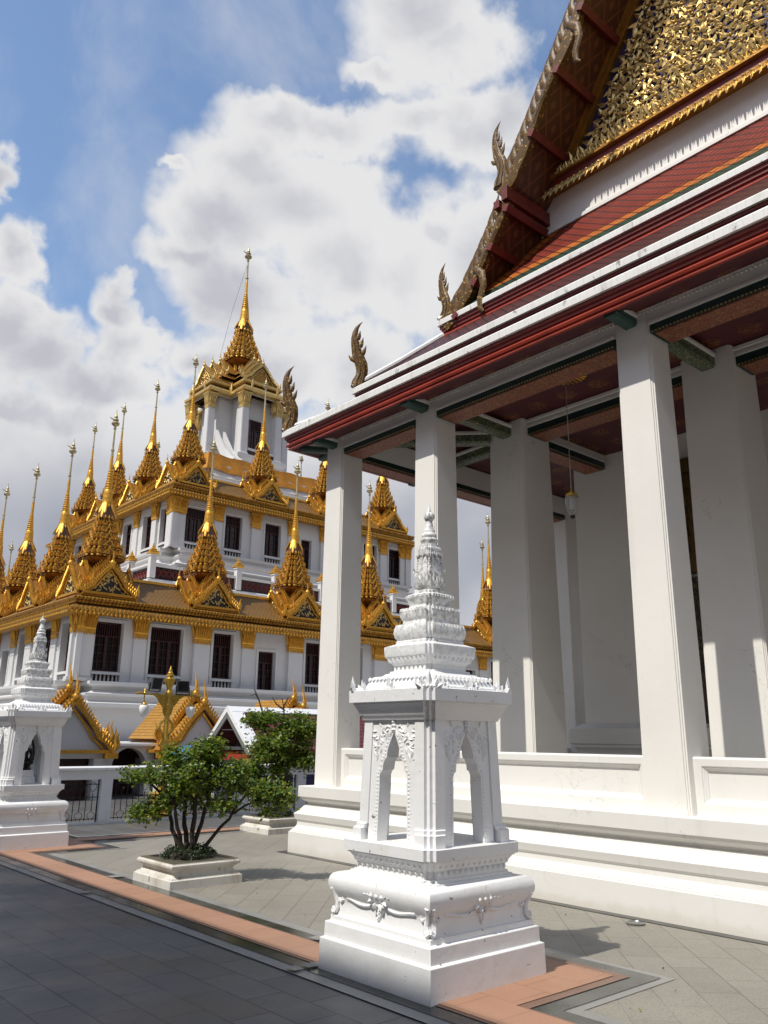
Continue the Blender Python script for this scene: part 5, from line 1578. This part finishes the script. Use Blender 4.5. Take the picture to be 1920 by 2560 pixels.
# ------------------------------------------------------------------ white gabled pavilion with maroon tiles
pav = thing('open_pavilion', 'small pavilion with white gable and maroon tiled roof behind the courtyard trees', 'pavilion', (11.76, 19.7, 0))
px0, px1, py, rz, ez, hw = 11.76, 20.5, 19.75, 2.36, 1.30, 1.18
b = MB()
for sg in (-1, 1):
    b.loft([[(px0 - .02, py + sg * y, z) for y, z in ((0, rz + .06), (hw + .08, ez - .02), (hw + .08, ez - .13), (0, rz - .10))], [(px0 + .05, py + sg * y, z) for y, z in ((0, rz + .06), (hw + .08, ez - .02), (hw + .08, ez - .13), (0, rz - .10))]])
b.build('bargeboard', WHITE_BOARD, pav)
for sg in (-1, 1):
    b = MB(); b.add([(px0, py, rz), (px1, py, rz), (px1, py + sg * hw, ez), (px0, py + sg * hw, ez)], [(0, 1, 2, 3)]); b.build('roof', PAV_TILE, pav)
    b = MB()
    b.loft([[(x, py + sg * y, z) for y, z in ((0, rz + .05), (.16, rz - .09), (.16, rz - .12), (0, rz + .02))] for x in (px0 + .051, px1)])
    b.loft([[(x, py + sg * y, z) for y, z in ((0, rz + .045), (hw, ez + .045), (hw, ez + .01), (0, rz + .01))] for x in (px0 + .052, px0 + .40)])
    b.build('roof_border', WHITE_FENCE, pav)
    b = MB(); b.box(px0 + .1, px1, py + sg * hw - .04, py + sg * hw + .05, ez - .10, ez - .005); b.build('fascia', FASCIA, pav)
b = MB(); b.prism([(py - hw + .12, ez - .02), (py + hw - .12, ez - .02), (py, rz - .14)], px0 + .85, px0 + .9, 0); b.build('gable_shade_sheet', PANEL_GREY, pav)  # dark grey sheet: its colour stands in for the shaded interior behind the gable
for sg in (-1, 1):
    b = MB(); b.loft([[(x, py + sg * y, z) for y, z in ((0, rz - .11), (hw + .02, ez - .12), (hw - .10, ez - .14), (0, rz - .26))] for x in (px0 - .01, px0 + .03)]); b.build('inner_board', WEATHERED, pav)
b = MB(); b.box(px0 + .03, px0 + .09, py - .95, py + .95, ez - .02, ez + .06); b.box(px0 + .035, px0 + .085, py - .3, py + .3, ez + .48, ez + .50); b.build('tie_beam', PANEL_GREY, pav)
b = MB(); b.box(px0 + .1, px0 + .16, py - 1.0, py + 1.0, ez - .28, ez - .12); b.build('tie_panel', FASCIA, pav)
for x in (px0 + .3, px0 + 2.6, px0 + 5, px0 + 7.4):
    for sg in (-1, 1):
        b = MB(); b.box(x - .05, x + .05, py + sg * .95 - .05, py + sg * .95 + .05, -.01, ez - .02); b.build('post', WHITE_FENCE, pav)
b = MB(); b.box(px0 + .8, px1, py + .6, py + .66, 0, ez - .1); b.build('back_screen', PANEL_GREY, pav)
b = MB(); b.box(px0 + 1.5, px0 + 4.2, py - .97, py - .94, .25, .95); b.build('blue_panel', BLUE_GLASS, pav)
umb = thing('market_umbrella', 'small bright blue sunshade standing between the golden lamp post and the pavilion', 'umbrella', (9.5, 17.6, 0))
b = MB(); b.tube([(9.5, 17.6, 0), (9.5, 17.6, 1.42)], .015, 8); b.build('pole', SILVER, umb)
b = MB()
n = 8
rim = [(9.5 + .55 * math.cos(2 * PI * k / n), 17.6 + .55 * math.sin(2 * PI * k / n), 1.12) for k in range(n)]
mid = [(9.5 + .30 * math.cos(2 * PI * k / n), 17.6 + .30 * math.sin(2 * PI * k / n), 1.31) for k in range(n)]
topc = [(9.5 + .02 * math.cos(2 * PI * k / n), 17.6 + .02 * math.sin(2 * PI * k / n), 1.41) for k in range(n)]
low = [(x, y, z - .05) for x, y, z in rim]
b.loft([low, rim, mid, topc], False, True); b.build('canopy', BLUE_CLOTH, umb)
# ------------------------------------------------------------------ lamp post and flood lights
lp = thing('lamp_post', 'ornate golden lamp post with two hanging globes beyond the fence', 'street lamp', (8.28, 16.35, 0))
lx, ly = 8.28, 16.35
b = MB(); b.square([(.20, -.01), (.20, .06), (.17, .08), (.15, .10), (.15, .40), (.18, .43), (.18, .47), (.12, .50), (.08, .56)], (lx, ly, 0), .015); b.build('pedestal', BRASS, lp, 35)
b = MB(); b.lathe([(.085, .55), (.075, .62), (.06, .70), (.058, 1.2), (.062, 1.23), (.055, 1.26), (.050, 2.18), (.07, 2.2), (.07, 2.24), (.055, 2.27), (.055, 2.42), (.085, 2.46), (.085, 2.50), (.06, 2.54)], 14, (lx, ly, 0)); b.build('pole', BRASS, lp, 40)
b = MB(); b.lathe([(.06, 2.54), (.05, 2.58), (.07, 2.63), (.09, 2.68), (.12, 2.74), (.125, 2.78), (.07, 2.80), (.06, 2.83), (.085, 2.85), (.085, 2.87), (.05, 2.89), (.06, 2.91), (.035, 2.94), (.04, 2.96), (.02, 3.0), (.003, 3.07)], 16, (lx, ly, 0)); b.build('finial', BRASS, lp, 40)
for s in (-1, 1):
    b = MB()
    b.tube([(lx, ly, 2.43), (lx + s * .30, ly, 2.45), (lx + s * .56, ly, 2.45)], [.028, .022, .018], 8)
    b.tube([(lx + s * .50, ly, 2.45), (lx + s * .64, ly, 2.47), (lx + s * .72, ly, 2.455), (lx + s * .78, ly, 2.46)], [.02, .03, .025, .004], 8)
    b.lathe([(.02, 2.45), (.035, 2.47), (.02, 2.50), (.03, 2.52), (.003, 2.57)], 10, (lx + s * .54, ly, 0))
    b.tube([(lx + s * .54, ly, 2.46), (lx + s * .55, ly, 2.36), (lx + s * .535, ly, 2.28)], .014, 6)
    # filigree bracket plate
    pl = [(.04, 2.44), (.36, 2.44), (.26, 2.38), (.20, 2.28), (.12, 2.20), (.10, 2.08), (.04, 1.98)]
    b.prism([(lx + s * a, z) for a, z in pl], ly - .012, ly + .012, 1)
    for a, z, r in ((.10, 2.34, .05), (.20, 2.38, .035), (.08, 2.18, .035), (.28, 2.41, .02)):
        b.tube([(lx + s * a + r * math.cos(t), ly - .02, z + r * math.sin(t)) for t in [k * PI / 5 for k in range(10)]], .010, 5)
    b.tube([(lx + s * .05, ly, 1.95), (lx + s * .14, ly, 1.86), (lx + s * .16, ly, 1.74), (lx + s * .08, ly, 1.64), (lx + s * .06, ly, 1.5)], [.02, .03, .028, .02, .006], 6)
    b.build('arm', BRASS, lp, 40)
    b = MB(); b.lathe([(.02, 2.29), (.04, 2.27), (.05, 2.25), (.075, 2.235), (.078, 2.22)], 12, (lx + s * .535, ly, 0)); b.build('globe_cap', BRASS, lp, 40)
    b = MB(); b.lathe([(.075, 2.225), (.092, 2.20), (.10, 2.16), (.095, 2.11), (.075, 2.05), (.04, 2.0), (.02, 1.985), (.002, 1.975)], 16, (lx + s * .535, ly, 0)); b.build('globe', OPAL, lp, 50)
def flood(x, z, yaw, tilt, label):
    t = thing('floodlight', label, 'floodlight', (x, ly, z - .16))
    T = Matrix.Translation((x, ly - .03, z)) @ Matrix.Rotation(yaw, 4, 'Z') @ Matrix.Rotation(tilt, 4, 'X')
    b = MB(); b.T = T
    b.loft([[(-.13, -.02, -.12), (.13, -.02, -.12), (.13, -.02, .12), (-.13, -.02, .12)], [(-.14, .02, -.13), (.14, .02, -.13), (.14, .02, .13), (-.14, .02, .13)], [(-.12, .10, -.10), (.12, .10, -.10), (.12, .10, .11), (-.12, .10, .11)], [(-.07, .14, -.06), (.07, .14, -.06), (.07, .14, .07), (-.07, .14, .07)]])
    for k in range(6): b.box(-.11 + k * .04, -.10 + k * .04, .09, .15, -.08, .09)
    b.build('housing', PANEL_GREY, t, None, .006)
    b = MB(); b.T = T; b.box(-.115, .115, -.024, -.0205, -.105, .105); b.build('front_glass', GLASS_DARK, t)
    b = MB(); b.T = T
    for s in (-1, 1): b.box(s * .147 - .006, s * .147 + .006, .02, .05, -.16, .01)
    b.box(-.153, .153, .02, .05, -.175, -.1605); b.build('yoke', BLACK_METAL, t)
    b = MB(); b.tube([(x, ly, z - .17), (x + .02, ly + .01, z - .22), (x + .06, ly + .02, z - .215), (x + .05, ly + .01, z - .175)], .006, 5); b.build('cable', BLACK_METAL, t)
flood(7.975, 2.675, .25, .18, 'grey floodlight with a pale label, left of the golden lamp finial')
flood(8.59, 2.64, -.15, -.25, 'dark glass floodlight tilted up, right of the golden lamp finial')
# ------------------------------------------------------------------ planters, hedges and trees
PLANTER = Mat('mossy_white_planter', (.62, .60, .55), .6)
PLANTER.blotch(4, (.36, .31, .22), .48, .72, .8, 8, (1, 1, .3), .3).blotch(11, (.12, .10, .07), .62, .72, .8, 7, (1, 1, .5)).bump(PLANTER.noise(40, 5), .25, .01)
PLANTER_TOP = simple('dark_wet_rim', (.12, .11, .075), .4, 0., 40, .3)
def planter(c, label):
    t = thing('stone_planter', label, 'planter', (c[0], c[1], 0), 'white stepped planters holding courtyard trees')
    b = MB()
    b.square([(.455, -.01), (.452, .085), (.435, .09), (.43, .105), (.405, .112), (.385, .13), (.375, .155), (.385, .175), (.40, .18), (.405, .195), (.43, .20), (.435, .215), (.432, .235), (.42, .238), (.418, .252)], (c[0], c[1], 0))
    b.build('stone_box', PLANTER.m, t, 30, .004)
    b = MB(); b.square([(.417, .2521), (.417, .256), (.33, .257), (.33, .235)], (c[0], c[1], 0)); b.build('rim', PLANTER_TOP, t)
    b = MB(); b.square([(.329, .20), (.329, .245)], (c[0], c[1], 0)); b.build('soil', SOIL, t)
P1, P2 = (5.035, 9.125), (8.80, 12.90)
planter(P1, 'stained white planter under the nearer bushy tree')
planter(P2, 'white planter beside the temple plinth, under the farther tree')
def leafcloud(mb4, pts, rng, size, per, rad):
    for p in pts:
        for k in range(per):
            q = Vector(p) + Vector((rng.gauss(0, rad), rng.gauss(0, rad), rng.gauss(0, rad * .8)))
            up = Vector((rng.gauss(0, 1), rng.gauss(0, 1), rng.gauss(-.1, .6))).normalized()
            n = Vector((rng.gauss(0, .6), rng.gauss(0, .6), 1)).normalized()
            sd = up.cross(n)
            if sd.length < .1: continue
            sd.normalize(); n = sd.cross(up)
            L = size * rng.uniform(.7, 1.25); w = L * .30
            mb = mb4[rng.choices(range(len(mb4)), (5, 3, 3.2, 2)[:len(mb4)])[0]]
            mb.add([tuple(q), tuple(q + up * L * .45 + sd * w + n * L * .10), tuple(q + up * L - n * L * .08), tuple(q + up * L * .45 - sd * w + n * L * .10), tuple(q + up * L * .5)], [(0, 1, 4), (1, 2, 4), (4, 2, 3), (0, 4, 3)])
RGT = Vector((.75, -.66, 0)); FWD = Vector((.66, .75, 0))
def tree(name, label, c, z0, stems, lobes, seed, leaf, per, rad, grp, bare=()):
    rng = random.Random(seed)
    t = thing(name, label, 'tree', (c[0], c[1], z0), grp)
    wood = MB(); base = Vector((c[0], c[1], z0))
    nodes = []
    for pts, r in stems:
        path = [base + RGT * a + FWD * f + Vector((0, 0, z - z0)) for a, f, z in pts]
        # smooth wobble
        fine = []
        for p, q in zip(path, path[1:]):
            for k in range(4):
                s = k / 4
                fine.append(p.lerp(q, s) + Vector((rng.gauss(0, .008), rng.gauss(0, .008), 0)))
        fine.append(path[-1])
        rr = [r * (1 - .62 * i / len(fine)) for i in range(len(fine))]
        wood.tube(fine, rr, 8)
        nodes += [(p, q) for p, q in list(zip(fine, rr))[len(fine) // 3:]]
    tips = []
    for (a, f, z, ra, rf, rz, n) in lobes:
        for k in range(n):
            d = Vector((rng.gauss(0, 1), rng.gauss(0, 1), rng.gauss(0, 1))).normalized() * rng.random() ** .38
            tips.append(base + RGT * (a + d.x * ra) + FWD * (f + d.y * rf) + Vector((0, 0, z - z0 + d.z * rz)))
    for p in tips:
        q, r = min(nodes, key=lambda m: (m[0] - p).length + max(0, m[0].z - p.z) * .8)
        mid = q.lerp(p, .5) + Vector((rng.gauss(0, .03), rng.gauss(0, .03), .03))
        wood.tube([q, mid, p], [min(r * .45, .011), .006, .003], 5)
        if rng.random() < .3 and (p - q).length > .1: nodes.append((mid, .008))
    for pts in bare:
        path = [base + RGT * a + FWD * f + Vector((0, 0, z - z0)) for a, f, z in pts]
        wood.tube(path, [.016 * (1 - .8 * i / len(path)) for i in range(len(path))], 6)
    wood.build('trunk', BARK, t, 60)
    mbs = [MB() for _ in range(4)]
    leafcloud(mbs, tips, rng, leaf, per, rad)
    b = MB()
    for i, m in enumerate(mbs): b.i = i; b.add(m.v, m.f)
    o = b.build('crown', LEAVES, t)
    return t
G = 'small leafy trees in white planters'
tree('courtyard_tree', 'nearer many-stemmed bushy green tree in its own white planter', P1, .25,
     [([(-.06, 0, .24), (-.22, .02, .55), (-.30, .05, .85), (-.5, .0, 1.05)], .032), ([(-.02, .03, .24), (-.08, .05, .6), (-.12, .1, .95), (-.15, .1, 1.3)], .034), ([(.0, -.03, .24), (.04, -.02, .6), (.03, -.05, 1.0), (.1, -.05, 1.42)], .036),
      ([(.03, .02, .24), (.10, .08, .62), (.16, .12, .95), (.25, .15, 1.25)], .030), ([(.06, 0, .24), (.30, .02, .52), (.46, .03, .72), (.62, .05, .95)], .026), ([(-.03, -.02, .24), (-.13, -.1, .58), (-.2, -.15, .9), (-.3, -.2, 1.15)], .028),
      ([(.46, .03, .72), (.62, 0, .82), (.80, .02, .90), (.98, .02, .94)], .016), ([(-.30, .05, .85), (-.5, .04, 1.05), (-.8, .03, 1.15)], .014)],
     [(-.08, 0, 1.16, .46, .42, .25, 92), (.12, .05, 1.45, .26, .27, .14, 38), (-.70, .05, 1.16, .22, .16, .07, 16), (-.55, .0, .76, .20, .2, .11, 20), (.45, .05, 1.16, .24, .28, .18, 32), (.36, -.02, .84, .20, .25, .09, 16), (-.12, .0, .88, .30, .28, .09, 22), (.92, .02, .93, .25, .22, .17, 34), (-.28, 0, 1.42, .14, .16, .07, 9)],
     21, .058, 30, .050, G)
tree('courtyard_tree', 'farther green tree with bare dead twigs on top, beside the temple corner', P2, .25,
     [([(.0, 0, .24), (.02, .02, .7), (-.02, .03, 1.1), (-.1, .05, 1.55)], .055), ([(.05, 0, .24), (.10, .03, .75), (.2, .06, 1.15), (.4, .1, 1.6)], .045), ([(0, .02, .6), (-.2, .05, .85), (-.5, .05, 1.0)], .025), ([(0, 0, 1.0), (.0, 0, 1.5), (.08, 0, 1.95)], .03)],
     [(.0, 0, 1.45, .58, .5, .30, 95), (-.30, .05, 1.90, .34, .3, .14, 34), (.42, .05, 1.80, .34, .35, .24, 56), (-.52, .0, .98, .26, .3, .24, 40), (-.30, 0, .72, .3, .3, .13, 30), (.42, .0, 1.20, .26, .3, .16, 30), (.02, 0, 1.05, .2, .25, .12, 14)],
     33, .074, 34, .068, G,
     [[(.08, 0, 1.9), (.06, 0, 2.15), (.02, 0, 2.3)], [(.06, 0, 2.1), (-.08, 0, 2.2), (-.16, .02, 2.32)], [(.05, 0, 2.15), (.14, 0, 2.32)], [(-.30, 0, 1.95), (-.40, 0, 2.25), (-.48, 0, 2.38), (-.56, 0, 2.34)], [(-.40, 0, 2.25), (-.50, 0, 2.46)]])
def hedge(c, label, seed, off):
    rng = random.Random(seed)
    t = thing('planter_shrub', label, 'shrub', (c[0], c[1], .25), 'low clipped shrubs around the tree stems')
    pts = []
    for k in range(200):
        a = rng.random() * 2 * PI; r = math.sqrt(rng.random())
        x, y = .31 * r * math.cos(a), .29 * r * math.sin(a)
        pts.append((c[0] + x + off[0], c[1] + y + off[1], .26 + (.115 + .02 * math.sin(a * 4)) * math.sqrt(max(0, 1 - r ** 4)) * rng.uniform(.55, 1)))
    mbs = [MB(), MB()]
    leafcloud(mbs, pts, rng, .026, 15, .016)
    b = MB()
    for i, m in enumerate(mbs): b.i = i; b.add(m.v, m.f)
    b.build('shrub_leaves', HEDGE, t)
    b = MB(); b.lathe([(.25, .0), (.25, .04), (.2, .08), (.05, .09)], 12, (c[0] + off[0], c[1] + off[1], .25)); b.build('shrub_mass', BARK, t, 50)
hedge(P1, 'low clipped shrub mound around the stems in the nearer planter', 5, (0, 0))
hedge(P2, 'low clipped shrub mound around the stems in the farther planter', 6, (0, 0))
# ------------------------------------------------------------------ neighbouring hall behind the photographer: casts the shade
nb = thing('neighbouring_hall', 'long hall with tiled roof behind the photographer shading the dark paving', 'temple', (-12, -2, 0))
b = MB(); b.box(-20, -6.2, -42, 22, -.01, 11.0); b.build('wall', WHITE_TOP, nb)
b = MB()
b.loft([[(x, y, z) for x, z in ((-4.23, 12.30), (-4.23, 12.44), (-13.1, 20.0), (-21.84, 12.44), (-21.84, 12.30), (-13.1, 19.6))] for y in (-44, 24)]); b.build('roof', RED_TILE, nb)
b = MB(); b.box(-6.199, -4.5, -43.5, 23.5, 12.15, 12.29); b.build('eave_soffit', FASCIA_DARK, nb)
for k in range(14):
    y = -40 + k * 4.6
    b = MB(); b.box(-6.19, -6.08, y - .7, y + .7, 3.0, 6.5); o = b.build('window', WOOD_RED, nb)
    m = MB(); m.box(-6.22, -6.0, y - .85, y - .701, 2.85, 6.65); m.box(-6.22, -6.0, y + .701, y + .85, 2.85, 6.65); m.box(-6.22, -6.0, y - .7, y + .7, 6.501, 6.65); m.build('frame', GOLD_DEEP, o)
# ------------------------------------------------------------------ fallen leaves
rng = random.Random(9)
for k, (x, y) in enumerate([(4.907, 3.232), (4.924, 3.179), (5.897, 3.604), (6.172, 3.368), (5.476, 3.258), (4.954, 6.728), (5.377, 8.204), (4.488, 7.164), (5.2, 7.9), (6.3, 8.2), (6.6, 7.0), (5.9, 6.2), (6.9, 5.2), (6.2, 5.0), (3.3, 5.2), (2.9, 6.3)]):
    b = MB(); a = rng.random() * 6.28; s = rng.uniform(.018, .03)
    u = Vector((math.cos(a), math.sin(a), 0)); v = Vector((-u.y, u.x, 0)); p = Vector((x, y, .006))
    b.add([tuple(p), tuple(p + u * s * .5 + v * s * .35 + Vector((0, 0, .006))), tuple(p + u * s + Vector((0, 0, .010))), tuple(p + u * s * .5 - v * s * .35 + Vector((0, 0, .004)))], [(0, 1, 3), (1, 2, 3)])
    tag(b.build('fallen_leaf', LEAVES[2] if k % 2 else BARK), 'tiny dry leaf lying on the granite paving', 'leaf', 'dry leaves scattered on the paving')
